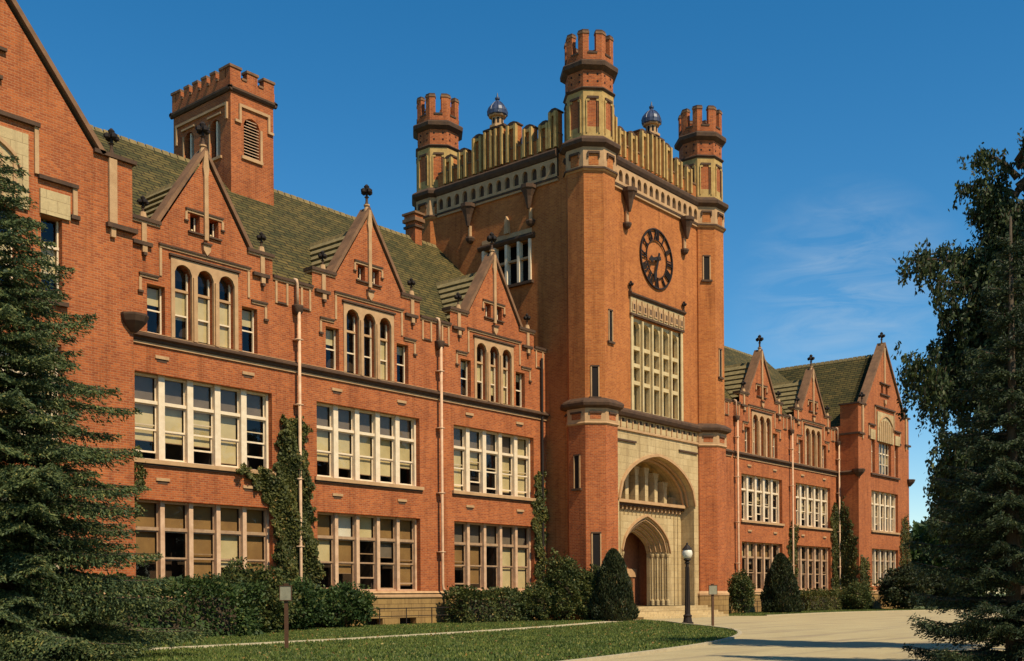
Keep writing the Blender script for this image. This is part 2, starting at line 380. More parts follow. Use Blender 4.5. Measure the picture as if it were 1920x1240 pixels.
def window5(fr, u0, z0, z1, w, style, lights=None, zt=None, zm=None, parent=HALL, n=5, recess=.3, mull=None):
    """five-light wooden window: frame, sashes, panes, blinds"""
    rnd = random.Random(int(u0*97+z0*13))
    mb = MB(); pm = mull or ('paint' if style == 'up' else 'pink_paint')
    mw = (.135 if style == 'up' else .095)*w/6.4*1.0
    W0 = -recess
    zt = zt or z0+(z1-z0)*(.68 if style == 'up' else .69); zm = zm or z0+(zt-z0)*.52
    p = w/n
    for i in range(1, n): mb.box(fr, u0+p*i-mw, u0+p*i+mw, z0, z1, W0-.16, W0+.1, pm)
    mb.box(fr, u0+.002, u0+.11, z0, z1, W0-.16, W0+.05, pm); mb.box(fr, u0+w-.11, u0+w-.002, z0, z1, W0-.16, W0+.05, pm)
    mb.box(fr, u0+.11, u0+w-.11, z1-.09, z1-.002, W0-.15, W0, pm)
    for i in range(n):
        a = u0+p*i+(mw if i else .11); b = u0+p*(i+1)-(mw if i < n-1 else .11)
        mb.box(fr, a, b, zt-.07, zt+.06, W0-.15, W0+(.02 if style == 'up' else -.03), pm if style == 'up' else 'sash_paint')
        mb.box(fr, a, b, z0+.002, z0+.07, W0-.15, W0+.02, pm)
    if style == 'up':
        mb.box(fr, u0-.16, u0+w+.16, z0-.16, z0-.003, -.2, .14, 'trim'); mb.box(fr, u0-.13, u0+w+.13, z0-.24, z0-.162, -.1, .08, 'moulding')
    win = mb.build('window', parent)
    sb = MB(); gb = MB(); sm = 'sash_paint' if style != 'up' else 'paint'
    for i in range(n):
        a = u0+p*i+(mw if i else .11)+.002; b = u0+p*(i+1)-(mw if i < n-1 else .11)-.002
        op = rnd.choice([0, 0, 0, .5, .25]) if zm-z0 > .8 else 0
        g = W0-.10
        for (c, d, ww) in ((z0+.072, zm, g-.03), (zm+op*.0, zt-.072, g+.015)):
            if ww < g: c += op; d += op*.98
            t = .045
            sb.box(fr, a, a+t, c, d, ww-.03, ww, sm); sb.box(fr, b-t, b, c, d, ww-.03, ww, sm)
            sb.box(fr, a+t, b-t, c, c+.07, ww-.03, ww, sm); sb.box(fr, a+t, b-t, d-.05, d, ww-.03, ww, sm)
            gb.quad(fr.p(a+t, c+.07, ww-.015), fr.p(b-t, c+.07, ww-.015), fr.p(b-t, d-.05, ww-.015), fr.p(a+t, d-.05, ww-.015), 'glass')
        sb.box(fr, a, a+.04, zt+.062, z1-.092, g-.03, g, sm); sb.box(fr, b-.04, b, zt+.062, z1-.092, g-.03, g, sm)
        gb.quad(fr.p(a+.04, zt+.062, g-.015), fr.p(b-.04, zt+.062, g-.015), fr.p(b-.04, z1-.092, g-.015), fr.p(a+.04, z1-.092, g-.015), 'glass')
        top, low, frac, cm = lights[i] if lights else (rnd.choice(['blind_grey', 'blind_grey', 'blind_cream']) if style == 'up' else rnd.choice(['blind_reflect_tan', 'blind_cream', 'blind_grey', None]), None, rnd.choice([.35, .5, .6, .85, .15, 0]), rnd.choice(['blind_cream', 'blind_cream', 'blind_grey']) if style == 'up' else rnd.choice(['blind_reflect_tan', 'blind_cream', 'blind_grey']))
        if top:
            bb = MB(); bb.box(fr, a+.05, b-.05, zt+.07, z1-.06, W0-.25, W0-.235, top); bb.build('blind', win)
        if frac:
            bb = MB(); zz = zt-.1-(zt-z0)*frac
            bb.box(fr, a+.02, b-.02, zz, zt-.1, W0-.27, W0-.255, cm); bb.box(fr, a+.02, b-.02, zz-.03, zz, W0-.275, W0-.25, 'sash_paint'); bb.build('blind', win)
    sb.build('sash', win); gb.build('pane', win)
    return win

def finial(par, x, y, z, s=1.0, mat='moulding'):
    """carved stone cross finial on a neck"""
    mb = MB()
    mb.ring(x, y, [(z, .13*s), (z+.25*s, .07*s), (z+.45*s, .07*s), (z+.5*s, .13*s), (z+.56*s, .07*s)], mat)
    c = z+.82*s
    mb.ring(x, y, [(z+.55*s, .06*s), (c+.1*s, .1*s), (c+.28*s, .15*s), (c+.4*s, .05*s)], 'iron')
    for dx, dy in ((1, 0), (-1, 0), (0, 1), (0, -1)):
        q = .23*s
        mb.ring(x+dx*q, y+dy*q, [(c-.16*s, .03*s), (c-.08*s, .13*s), (c+.06*s, .14*s), (c+.14*s, .05*s)], 'iron', 6)
        mb.box(front(0), x-.05*s+dx*.1*s, x+.05*s+dx*.1*s, c-.06*s, c+.06*s, -(y+.06*s+dy*.1*s), -(y-.06*s+dy*.1*s), 'iron')
    mb.build('finial', par)

def light3(fr, win_name, lights, parent, arched=True, recess=.28, sill=None, mat='paint'):
    """small sashes: lights [(u0,u1,z0,z1,zt,frac)]"""
    mb = MB(); gb = MB(); blinds = []
    for (a, b, z0, z1, zt, frac) in lights:
        w0 = -recess; t = .05
        mb.box(fr, a, a+t, z0, z1, w0-.06, w0+.03, mat); mb.box(fr, b-t, b, z0, z1, w0-.06, w0+.03, mat)
        mb.box(fr, a+t, b-t, z0, z0+.08, w0-.06, w0+.03, mat)
        zm = z0+(zt-z0)*.5
        mb.box(fr, a+t, b-t, zm-.03, zm+.03, w0-.06, w0+.01, mat)
        if zt < z1: mb.box(fr, a, b, zt-.05, zt+.05, w0-.08, w0+.06, 'trim' if arched else mat)
        gb.quad(fr.p(a+t, z0+.08, w0-.02), fr.p(b-t, z0+.08, w0-.02), fr.p(b-t, z1, w0-.02), fr.p(a+t, z1, w0-.02), 'glass')
        if frac: blinds.append((a+t, b-t, zt-.06-(zt-z0)*frac, zt-.06))
    w = mb.build(win_name, parent); gb.build('pane', w)
    for (a, b, c, d) in blinds:
        bb = MB(); bb.box(fr, a+.01, b-.01, c, d, -recess-.11, -recess-.10, 'blind_cream'); bb.build('blind', w)
    return w

ZC = (11.12, 11.42)         # main string course
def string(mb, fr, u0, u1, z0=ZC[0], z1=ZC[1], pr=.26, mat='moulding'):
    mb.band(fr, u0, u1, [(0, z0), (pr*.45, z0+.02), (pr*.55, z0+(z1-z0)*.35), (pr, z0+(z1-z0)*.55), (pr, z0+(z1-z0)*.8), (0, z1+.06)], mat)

# --- gabled bay of the wings
def bay(x0, gable=True):
    def r(u): return x0+u
    H = []
    H.append(rect(r(0), r(6.42), ZW[0], ZW[1])); H.append(rect(r(0), r(6.42), ZW[2], ZW[3]))
    lw = [(1.74, 2.52), (2.77, 3.53), (3.78, 4.54)]
    for a, b in lw: H.append(arch((r(a)+r(b))/2, (b-a)/2, 14.08, 14.42, 11.5, 8, .1))
    H.append(rect(r(.55), r(1.33), 11.52, 13.38)); H.append(rect(r(4.92), r(5.70), 11.52, 13.38))
    H.append(rect(r(2.48), r(2.93), 15.88, 16.56)); H.append(rect(r(3.36), r(3.81), 15.88, 16.56))
    out = [(r(-1.215), 1.5), (r(7.635), 1.5), (r(7.635), 14.88), (r(6.5), 14.88), (r(6.5), 15.72), (r(5.24), 15.72), (r(3.18), 18.95), (r(1.12), 15.72), (r(-.2), 15.72), (r(-.2), 14.88), (r(-1.215), 14.88)]
    return out, H, lw
GAB = MB()     # carved trim of all bays goes bay by bay below
def bay_trim(x0):
    m = MB(); fr = F0
    def r(u): return x0+u
    # gable copings
    for s in (1, -1):
        a = (r(3.18), 19.12); b = (r(3.18-s*2.22), 15.66)
        d = Vector((b[0]-a[0], b[1]-a[1])).normalized(); nrm = Vector((d.y, -d.x))*s*1
        if nrm.y < 0: nrm = -nrm
        q = [a, b, (b[0]+nrm.x*.16, b[1]+nrm.y*.16), (a[0]+nrm.x*.02, a[1]+.22)]
        m.prism(fr, q, -.55, .10, 'coping')
    m.prism(fr, [(r(3.09), 15.62), (r(3.27), 15.62), (r(3.27), 18.2), (r(3.32), 18.5), (r(3.24), 19.2), (r(3.12), 19.2), (r(3.04), 18.5), (r(3.09), 18.2)], .002, .11, 'trim')
    m.ring(r(3.18), YF+.12, [(18.95, .17), (19.25, .13), (19.4, .09), (19.42, .14), (19.48, .14)], 'trim')
    finial(HALL, r(3.18), YF+.12, 19.42, .82)
    # kneelers
    for a, b, sft in ((-.2, 1.1, .42), (5.26, 6.5, 5.95)):
        m.box(fr, r(a)-.08, r(b)+.04, 15.7, 15.84, -.5, .12, 'moulding'); m.box(fr, r(a)-.03, r(b), 15.62, 15.7, -.45, .06, 'trim')
        m.box(fr, r(sft-.10), r(sft+.10), 14.9, 15.62, .002, .07, 'trim')
        m.box(fr, r(sft-.5), r(sft+.32), 14.76, 14.9, .0, .15, 'moulding'); m.box(fr, r(sft-.1), r(sft+.1), 14.5, 14.76, .002, .12, 'trim'); m.box(fr, r(sft-.07), r(sft+.07), 14.38, 14.5, .002, .16, 'moulding')
        m.ring(r(sft), YF+.02, [(15.84, .14), (16.05, .1)], 'trim')
        finial(HALL, r(sft), YF+.02, 15.95, .6)
    # lower parapet coping and the framed panels at the pipe
    for a, b in ((-1.215, -.2), (6.5, 7.635)):
        m.box(fr, r(a)+.001, r(b)-.001, 14.88, 15.0, -.45, .12, 'moulding'); m.box(fr, r(a)+.001, r(b)-.001, 14.8, 14.88, -.3, .06, 'trim')
    for a, b in ((6.62, 7.3), (-.86, -.3)):
        for q in (a, b-.1): m.box(fr, r(q), r(q+.1), 13.85, 14.78, .002, .05, 'trim')
        m.box(fr, r(a+.1), r(b-.1), 13.85, 13.93, .002, .07, 'moulding')
    # dwarf windows: hood, sill
    m.box(fr, r(2.26), r(4.02), 16.66, 16.73, .0, .09, 'moulding'); m.box(fr, r(2.3), r(3.98), 16.58, 16.66, .0, .05, 'trim')
    for q in (2.24, 3.94): m.box(fr, r(q), r(q+.1), 16.25, 16.58, .002, .05, 'trim'); m.box(fr, r(q-.04), r(q+.14), 16.19, 16.25, .0, .08, 'moulding')
    m.box(fr, r(2.36), r(3.92), 15.77, 15.84, .0, .10, 'moulding')
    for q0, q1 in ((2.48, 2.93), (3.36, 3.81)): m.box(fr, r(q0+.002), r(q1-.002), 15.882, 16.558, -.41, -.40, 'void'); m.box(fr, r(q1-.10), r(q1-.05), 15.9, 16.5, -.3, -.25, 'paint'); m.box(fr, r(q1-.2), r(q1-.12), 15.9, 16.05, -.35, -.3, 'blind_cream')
    # shield
    m.prism(fr, [(r(3.0), 15.42), (r(3.36), 15.42), (r(3.34), 15.2), (r(3.18), 15.0), (r(3.02), 15.2)], .0, .14, 'trim'); m.box(fr, r(2.98), r(3.38), 15.42, 15.5, .0, .2, 'moulding')
    # stepped label
    def hb(a, b, z): m.box(fr, r(a), r(b), z, z+.07, .0, .10, 'moulding'); m.box(fr, r(a+.03), r(b-.03), z-.08, z, .0, .05, 'trim')
    hb(1.05, 5.36, 14.97); hb(.2, 1.04, 13.66); hb(5.37, 6.2, 13.66)
    for q, z0_, z1_ in ((1.08, 13.78, 14.86), (5.2, 13.78, 14.86), (.2, 13.05, 13.55), (6.06, 13.05, 13.55)):
        m.box(fr, r(q), r(q+.11), z0_, z1_, .002, .045, 'trim')
    for q in (.15, 6.01): m.box(fr, r(q), r(q+.22), 12.96, 13.05, .0, .09, 'moulding')
    # stone surround of the three lights, 3 cm proud, lights cut through it
    lw = [(1.74, 2.52), (2.77, 3.53), (3.78, 4.54)]
    hs = [arch((r(a)+r(b))/2, (b-a)/2-.003, 14.08, 14.417, 11.503, 8, .1) for a, b in lw]
    m.wall(fr, rect(r(1.6), r(4.69), 11.45, 14.62), hs, 'trim', .12, w=.05)
    m.box(fr, r(1.6), r(4.69), 14.62, 14.63, 0, .05, 'trim'); m.box(fr, r(1.5), r(4.79), 14.66, 14.74, .0, .12, 'moulding')
    m.box(fr, r(1.58), r(1.6), 11.45, 14.62, 0, .05, 'trim'); m.box(fr, r(4.69), r(4.71), 11.45, 14.62, 0, .05, 'trim')
    m.box(fr, r(2.56), r(2.73), 11.46, 14.0, .05, .12, 'trim'); m.box(fr, r(3.57), r(3.74), 11.46, 14.0, .05, .12, 'trim')
    # stone slots
    for zz in (5.86, 10.56):
        for q in (1.17, 5.2): m.box(fr, r(q-.3), r(q+.3), zz, zz+.12, .0, .05, 'trim'); m.box(fr, r(q-.22), r(q+.22), zz-.12, zz-.002, .0, .01, 'moulding')
    string(m, fr, r(-1.215), r(7.635)); m.box(fr, r(-1.215), r(7.635), 11.02, 11.12, 0, .07, 'trim')
    m.box(fr, r(-1.215), r(7.635), 11.48, 11.5, 0, .05, 'trim')
    # plinth
    m.band(fr, r(-1.215), r(7.635), [(0, 1.28), (.16, 1.3), (.16, 1.4), (.1, 1.44), (.1, 1.5), (.0, 1.6)], 'trim')
    return m

mb = MB()
LIGHTS = {
 (0, 'up'): [('blind_grey', 0, .60, 'blind_cream'), ('blind_grey', 0, .60, 'blind_cream'), ('blind_grey', 0, .60, 'blind_cream'), ('blind_grey', 0, .85, 'blind_cream'), ('blind_grey', 0, 0, None)],
 (1, 'up'): [('blind_grey', 0, .60, 'blind_cream'), ('blind_grey', 0, .70, 'blind_cream'), ('blind_grey', 0, .78, 'blind_cream'), ('blind_grey', 0, .76, 'blind_cream'), ('blind_grey', 0, .55, 'blind_cream')],
 (2, 'up'): [('blind_grey', 0, .93, 'blind_cream'), ('blind_grey', 0, .38, 'blind_cream'), ('blind_grey', 0, 0, None), ('blind_grey', 0, .85, 'blind_cream'), ('blind_cream', 0, .9, 'blind_cream')],
 (0, 'lo'): [('blind_reflect_tan', 0, .5, 'blind_reflect_tan'), ('blind_reflect_tan', 0, 0, None), ('blind_reflect_tan', 0, .78, 'blind_reflect_tan'), ('blind_reflect_tan', 0, .55, 'blind_cream'), ('blind_reflect_tan', 0, .6, 'blind_reflect_tan')],
 (1, 'lo'): [('blind_reflect_tan', 0, .42, 'blind_cream'), ('blind_white', 0, .62, 'blind_reflect_tan'), ('blind_cream', 0, 0, None), ('blind_reflect_tan', 0, .3, 'blind_grey'), ('blind_reflect_tan', 0, .85, 'blind_reflect_tan')],
 (2, 'lo'): [('blind_grey', 0, .45, 'blind_reflect_tan'), ('blind_grey', 0, .8, 'blind_reflect_tan'), ('blind_grey', 0, 0, None), ('blind_grey', 0, .9, 'blind_cream'), ('blind_grey', 0, .9, 'blind_cream')],
}
base = MB()
for i, x0 in enumerate(BAYS):
    out, H, lw = bay(x0)
    if i == 3: out = [(59.9 if u < 59.95 else u, z) for u, z in out]; H = [h for h in H]
    if i >= 3:   # the right-hand bays sit a little closer together
        e = {3: 69.405, 4: 78.185, 5: 87.15}[i]
        out = [((e if abs(u-(x0+7.635)) < .01 else u), z) for u, z in out]
    if i == 3: mb.build('facade_wall', HALL); base.build('basement_wall', HALL); mb = MB(); base = MB()
    mb.wall(F0, out, H, 'brick', .42)
    bl = [(out[0][0], 0.0), (out[1][0], 0.0), (out[1][0], 1.5), (out[0][0], 1.5)]
    bw = [rect(x0+q, x0+q+1.1, .02, .33) for q in (2.7, 4.9)]
    base.wall(F0, bl, bw, 'masonry', .4, w=.1)
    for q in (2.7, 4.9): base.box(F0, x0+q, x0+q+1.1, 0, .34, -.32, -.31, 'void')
mb.build('facade_wall', HALL); base.build('basement_wall', HALL)
for i, x0 in enumerate(BAYS):
    m = bay_trim(x0)
    g = m.build('gable_trim', HALL)
    window5(F0, x0, ZW[2], ZW[3], 6.42, 'up', LIGHTS.get((i, 'up')))
    lo = window5(F0, x0, ZW[0], ZW[1], 6.42, 'lo' if i < 3 else 'lo', LIGHTS.get((i, 'lo')), mull='pink_paint')
    rr = random.Random(i+3)
    light3(F0, 'gable_window', [(x0+a+.003, x0+b-.003, 11.503, 14.4, 13.45, ((.55, .9, .95) if i == 0 else (0, 0, .95) if i == 1 else (.5, .75, .9))[k]) for k, (a, b) in enumerate([(1.74, 2.52), (2.77, 3.53), (3.78, 4.54)])], HALL)
    for a, b in ((.55, 1.33), (4.92, 5.70)):
        light3(F0, 'side_window', [(x0+a+.003, x0+b-.003, 11.52, 13.377, 13.377, rr.choice([.5, .35, .2, .8]))], HALL, False)

# interiors: back wall and floors that close the rooms
mb = MB()
for a, b in ((21.8, 47.9), (61.6, 87.3)):
    mb.box(F0, a, b, .3, 15.4, -1.62, -1.6, 'interior')
    for z in (1.45, 5.9, 10.6, 14.7): mb.box(F0, a, b, z, z+.12, -1.6, -.44, 'interior')
    k = a+.3
    while k < b: mb.box(F0, k, k+.1, .3, 14.7, -1.6, -.6, 'interior'); k += 4.425
mb.build('interior_wall', HALL)

# --- roofs
def zr(y): return 14.92+(y-38.0)*.965
RY, RZ = 45.75, zr(45.75)
mb = MB()
mb.quad((17, 37.95, zr(37.95)), (91, 37.95, zr(37.95)), (91, RY, RZ), (17, RY, RZ), 'slate')
mb.quad((17, 53.5, zr(37.95)), (91, 53.5, zr(37.95)), (91, RY, RZ), (17, RY, RZ), 'slate')
mb.quad((17, 37.94, zr(37.95)), (91, 37.94, zr(37.95)), (91, 37.94, 13.9), (17, 37.94, 13.9), 'moulding')
roof = mb.build('roof', HALL)
def ridge_tiles(name, a, b, parent, s=.3, mat='slate'):
    a = Vector(a); b = Vector(b); n = int((b-a).length/.42); m = MB(); d = (b-a)/n; L_ = d.normalized(); S = Vector((-L_.y, L_.x, 0))
    for i in range(n):
        p = a+d*i; q = p+d*.86; up = Vector((0, 0, .1+random.uniform(-.012, .012)))
        for p_, q_ in ((p, q),):
            v = [p-S*s*.6+Vector((0, 0, -.2)), p+up, p+S*s*.6+Vector((0, 0, -.2)), q-S*s*.6+Vector((0, 0, -.2)), q+up, q+S*s*.6+Vector((0, 0, -.2))]
            m.add([tuple(k) for k in v], [(0, 1, 4, 3), (1, 2, 5, 4), (0, 2, 1), (3, 4, 5)], mat)
    return m.build(name, parent)
plain('ridge_tile', (.22, .15, .055), (.12, .09, .035), 3, .85)
ridge_tiles('ridge_tiles', (17, RY, RZ), (48, RY, RZ), roof, mat='ridge_tile'); ridge_tiles('ridge_tiles', (61.5, RY, RZ), (91, RY, RZ), roof, mat='ridge_tile')
def stepped_slope(m, ridge_a, ridge_b, e_a, e_b, n, mat='slate', t=.05):
    """courses of thick slates laid as overlapping strips between ridge and eave lines"""
    A, B, C, D = map(Vector, (ridge_a, ridge_b, e_a, e_b))
    nr = (B-A).cross(C-A).normalized()
    if nr.z < 0: nr = -nr
    for i in range(n):
        f0, f1 = i/n, min(1, (i+1.12)/n)
        a0 = A.lerp(C, f0); b0 = B.lerp(D, f0); a1 = A.lerp(C, f1)+nr*t; b1 = B.lerp(D, f1)+nr*t
        m.add([tuple(v) for v in (a0, b0, b1, a1, b1-nr*t, a1-nr*t)], [(0, 1, 2, 3), (3, 2, 4, 5)], mat)
plain('slate_lit', (.26, .19, .08), (.13, .10, .04), 4, .85)  # left dormer slopes: light catching the slate ends, put into the colour
for x0 in BAYS:
    c = x0+3.18; m = MB(); zd = 18.42; yb = 38.0+(zd-14.92)/.965
    for s in (-1, 1):
        e = c+s*2.3; ze = 15.55; ye = 38.0+(ze-14.92)/.965
        stepped_slope(m, (c, YF+.3, zd), (c, yb, zd), (e, YF+.3, ze), (e, ye, ze), 7, 'slate_lit' if s < 0 else 'slate', .11)
    d = m.build('dormer_roof', HALL)
    ridge_tiles('ridge_tiles', (c, YF+.5, zd+.02), (c, yb+.1, zd+.02), d, .26, 'ridge_tile')

# downpipes
for x in (30.435+.05, 39.285+.05, 69.6, 78.3, 86.98):
    m = MB(); y = YF-.16
    m.tube([(x-.05, YF-.02, 15.05), (x-.03, y, 15.0), (x, y, 14.85), (x, y, 13.85)], .07, 'pink_paint')
    m.ring(x, y-.02, [(13.5, .1), (13.62, .16), (13.86, .18), (13.92, .18)], 'moulding', 4, math.pi/4)
    m.tube([(x, y-.12, 13.6), (x, y-.12, 2.0), (x, y-.14, 1.75), (x+.22, y-.2, 1.45), (x+.24, y-.2, 0)], .07, 'pink_paint', 10)
    for z in (12.4, 9.6, 6.4, 3.5): m.box(front(YF), x-.15, x+.15, z, z+.05, .0, .36, 'pink_paint')
    m.build('downpipe', HALL, True)
m = MB(); m.tube([(47.55, YF-.12, 14.4), (47.55, YF-.12, .1)], .07, 'iron'); m.build('downpipe', HALL)

# --- end pavilions
def pavilion(cx, right):
    Yp = 35.67; fr = front(Yp); m = MB(); hw = 5.7
    def r(u): return cx+u
    H = [rect(r(-3.0), r(3.0), 1.95, 5.1), rect(r(-3.0), r(3.0), 6.63, 10.0)]
    H += [rect(r(-2.97), r(-2.2), 11.5, 14.25), rect(r(2.3), r(3.05), 11.5, 14.25), rect(r(-1.35), r(1.45), 11.5, 14.22)]
    H += [rect(r(-.75), r(-.27), 18.4, 19.15), rect(r(.3), r(.78), 18.4, 19.15)]
    out = [(r(-hw), 1.5), (r(hw), 1.5), (r(hw), 16.9), (r(4.28), 16.9), (r(0), 22.4), (r(-4.28), 16.9), (r(-hw), 16.9)]
    m.wall(fr, out, H, 'brick', .42)
    m.wall(fr, rect(r(-hw-.1), r(hw+.1), 0, 1.5), [], 'masonry', .2, w=.1)
    fl = leftf(r(-hw)); fR = rightf(r(hw))
    for f in (fl, fR):
        m.wall(f, [(Yp, 1.5), (52, 1.5), (52, 15.2), (37.2, 15.2), (37.2, 16.9), (Yp, 16.9)], [], 'brick'); m.wall(f, rect(Yp-.1, 52, 0, 1.5), [], 'masonry', w=.1)
    for s in (-1, 1): m.wall(leftf(r(s*4.28)), rect(Yp+.01, 37.2, 15.0, 16.9), [], 'brick')
    for s in (-1, 1): m.wall(front(37.2), rect(min(r(s*4.28), r(s*hw)), max(r(s*4.28), r(s*hw)), 15, 16.9), [], 'brick')
    part = m.build('pavilion_wall', HALL)
    t = MB()
    for s in (1, -1):
        a = (r(0), 22.62); b = (r(-s*4.5), 16.88); d = Vector((b[0]-a[0], b[1]-a[1])).normalized(); nrm = Vector((d.y, -d.x))
        if nrm.y < 0: nrm = -nrm
        t.prism(fr, [a, b, (b[0]+nrm.x*.17, b[1]+nrm.y*.17), (a[0], a[1]+.25)], -.6, .14, 'coping')
        t.box(fr, min(r(s*4.2), r(s*(hw+.12))), max(r(s*4.2), r(s*(hw+.12))), 16.9, 17.04, -1.6, .14, 'moulding')
        q = 4.9*s
        t.box(fr, r(q-.15), r(q+.15), 14.6, 16.86, .002, .12, 'trim'); finial(HALL, r(q), Yp, 17.04, .75)
        u0, u1 = sorted((r(s*4.65), r(s*(hw+.12))))
        t.box(fr, u0, u1, 14.42, 14.58, 0, .18, 'moulding'); t.box(fr, r(q-.09), r(q+.09), 14.1, 14.42, .002, .12, 'trim')
        t.box(leftf(r(-hw)) if s < 0 else rightf(r(hw)), Yp, YF-.01, 14.42, 14.58, .0, .14, 'moulding')
        # corner corbel at the string course
        u = r(s*hw)
        t.ring(u, Yp, [(10.9, .12), (11.1, .3), (11.25, .42), (11.45, .5), (11.52, .5)], 'moulding')
        # shoulders of the label
        a0, a1 = sorted((r(s*2.2), r(s*3.6)))
        t.box(fr, a0, a1, 15.42, 15.55, 0, .14, 'moulding'); t.box(fr, r(s*3.5)-.08, r(s*3.5)+.08, 14.5, 15.42, .002, .08, 'trim'); t.box(fr, r(s*3.5)-.16, r(s*3.5)+.16, 14.36, 14.5, 0, .12, 'moulding')
        t.box(fr, r(s*2.15)-.07, r(s*2.15)+.07, 15.55, 17.1, .002, .08, 'trim')
        a0, a1 = sorted((r(s*2.25), r(s*3.3)))
        t.box(fr, a0, a1, 14.27, 15.1, .002, .1, 'stone')
    t.box(fr, r(-2.25), r(2.25), 17.1, 17.24, 0, .15, 'moulding')
    # blind tracery panel
    t.box(fr, r(-1.75), r(1.85), 14.25, 16.75, .002, .1, 'stone')
    for k in range(7): t.box(fr, r(-1.45+k*.46), r(-1.33+k*.46), 14.3, 15.6+.5*math.sin(math.pi*(k+.5)/7), .1, .17, 'trim')
    pa = arch(r(.03), 1.6, 15.4, 16.6, 15.4, 16)[2:]
    for (a, b) in zip(pa[:-1], pa[1:]): t.prism(fr, [a, b, (b[0], b[1]-.14), (a[0], a[1]-.14)], .1, .2, 'trim')
    t.box(fr, r(-.14), r(.14), 19.25, 22.4, .002, .09, 'trim'); t.box(fr, r(-1.1), r(1.15), 19.22, 19.32, 0, .14, 'moulding'); t.box(fr, r(-1.0), r(1.0), 18.26, 18.38, 0, .14, 'moulding')
    for q in (-.75, .3): t.box(fr, r(q)+.002, r(q)+.478, 18.402, 19.148, -.41, -.4, 'void')
    t.prism(fr, [(r(-.2), 17.9), (r(.2), 17.9), (r(.18), 17.65), (r(0), 17.45), (r(-.18), 17.65)], 0, .15, 'trim')
    t.ring(r(0), Yp+.2, [(22.3, .24), (22.7, .18), (22.8, .24)], 'trim'); finial(HALL, r(0), Yp+.2, 22.75, .85)
    t.box(fr, r(-3.2), r(3.2), 11.28, 11.42, 0, .16, 'moulding')
    string(t, leftf(r(-hw)), Yp+.3, YF); string(t, rightf(r(hw)), Yp+.3, YF)
    t.band(fr, r(-hw-.1), r(hw+.1), [(0, 1.28), (.16, 1.3), (.16, 1.4), (.1, 1.44), (.1, 1.5), (.0, 1.6)], 'trim')
    t.build('pavilion_trim', HALL)
    ok = 'blind_cream'
    window5(fr, r(-3.0), 6.63, 10.0, 6.0, 'up', [(ok, 0, f, ok) for f in (.3, .7, .6, .55, .75)]); window5(fr, r(-3.0), 1.95, 5.1, 6.0, 'lo', [(ok, 0, f, ok) for f in (.6, .9, .5, .7, .3)], mull='paint')
    light3(fr, 'gable_window', [(r(-1.35+k*.7)+.06*(k > 0), r(-.65+k*.7)-.06*(k < 3), 11.502, 14.2, 13.3, (.6, .3, .8, .4)[k]) for k in range(4)], HALL, False)
    for a, b in ((-2.967, -2.203), (2.303, 3.047)): light3(fr, 'side_window', [(r(a), r(b), 11.502, 14.247, 13.3, .5)], HALL, False)
    m = MB(); m.box(fr, r(-5.2), r(5.2), .5, 16.5, -1.52, -1.5, 'interior')
    for z in (1.5, 5.9, 10.7, 14.6): m.box(fr, r(-5.2), r(5.2), z, z+.1, -1.5, -.43, 'interior')
    m.build('interior_wall', HALL)
    m = MB(); zt = 21.9
    for s in (-1, 1):
        sl = (zt-15.25)/5.35
        m.quad((cx, Yp+.5, zt), (cx, 53, zt), (cx+s*5.6, 53, zt-sl*5.6), (cx+s*5.6, 37.21, zt-sl*5.6), 'slate')
        m.add([(cx, Yp+.5, zt), (cx+s*4.2, Yp+.5, zt-sl*4.2), (cx+s*4.2, 37.21, zt-sl*4.2), (cx, 37.21, zt)], [(0, 1, 2, 3)], 'slate')
    rf = m.build('roof', HALL)
    ridge_tiles('ridge_tiles', (cx, Yp+.7, zt), (cx, 53, zt), rf, .3, 'ridge_tile')
pavilion(15.95, False); pavilion(92.9, True)

# back of the building, so that it is a closed volume
m = MB()
m.wall(backf(53.4), rect(10.3, 98.5, 0, 15), [], 'brick'); m.wall(backf(53.0), [(10.3, 15), (21.6, 15), (15.95, 21.8)], [], 'brick'); m.wall(backf(53.0), [(87.2, 15), (98.5, 15), (92.9, 21.8)], [], 'brick')
m.build('rear_wall', HALL)

# --- chimney beside the tower
m = MB(); fr = front(44.2)
def cbox(m, x0, x1, y0, y1, z0, z1, mat): m.box(front(0), x0, x1, z0, z1, -y1, -y0, mat)
cbox(m, 45.75, 46.3, 45.3, 46.1, 19, 23.3, 'brick'); cbox(m, 45.66, 46.39, 45.21, 46.19, 22.95, 23.08, 'moulding'); cbox(m, 45.62, 46.43, 45.17, 46.23, 23.3, 23.5, 'coping'); cbox(m, 45.7, 46.35, 45.25, 46.15, 23.5, 23.72, 'brick'); cbox(m, 45.6, 46.45, 45.15, 46.25, 23.72, 23.84, 'coping')
m.build('chimney', HALL)

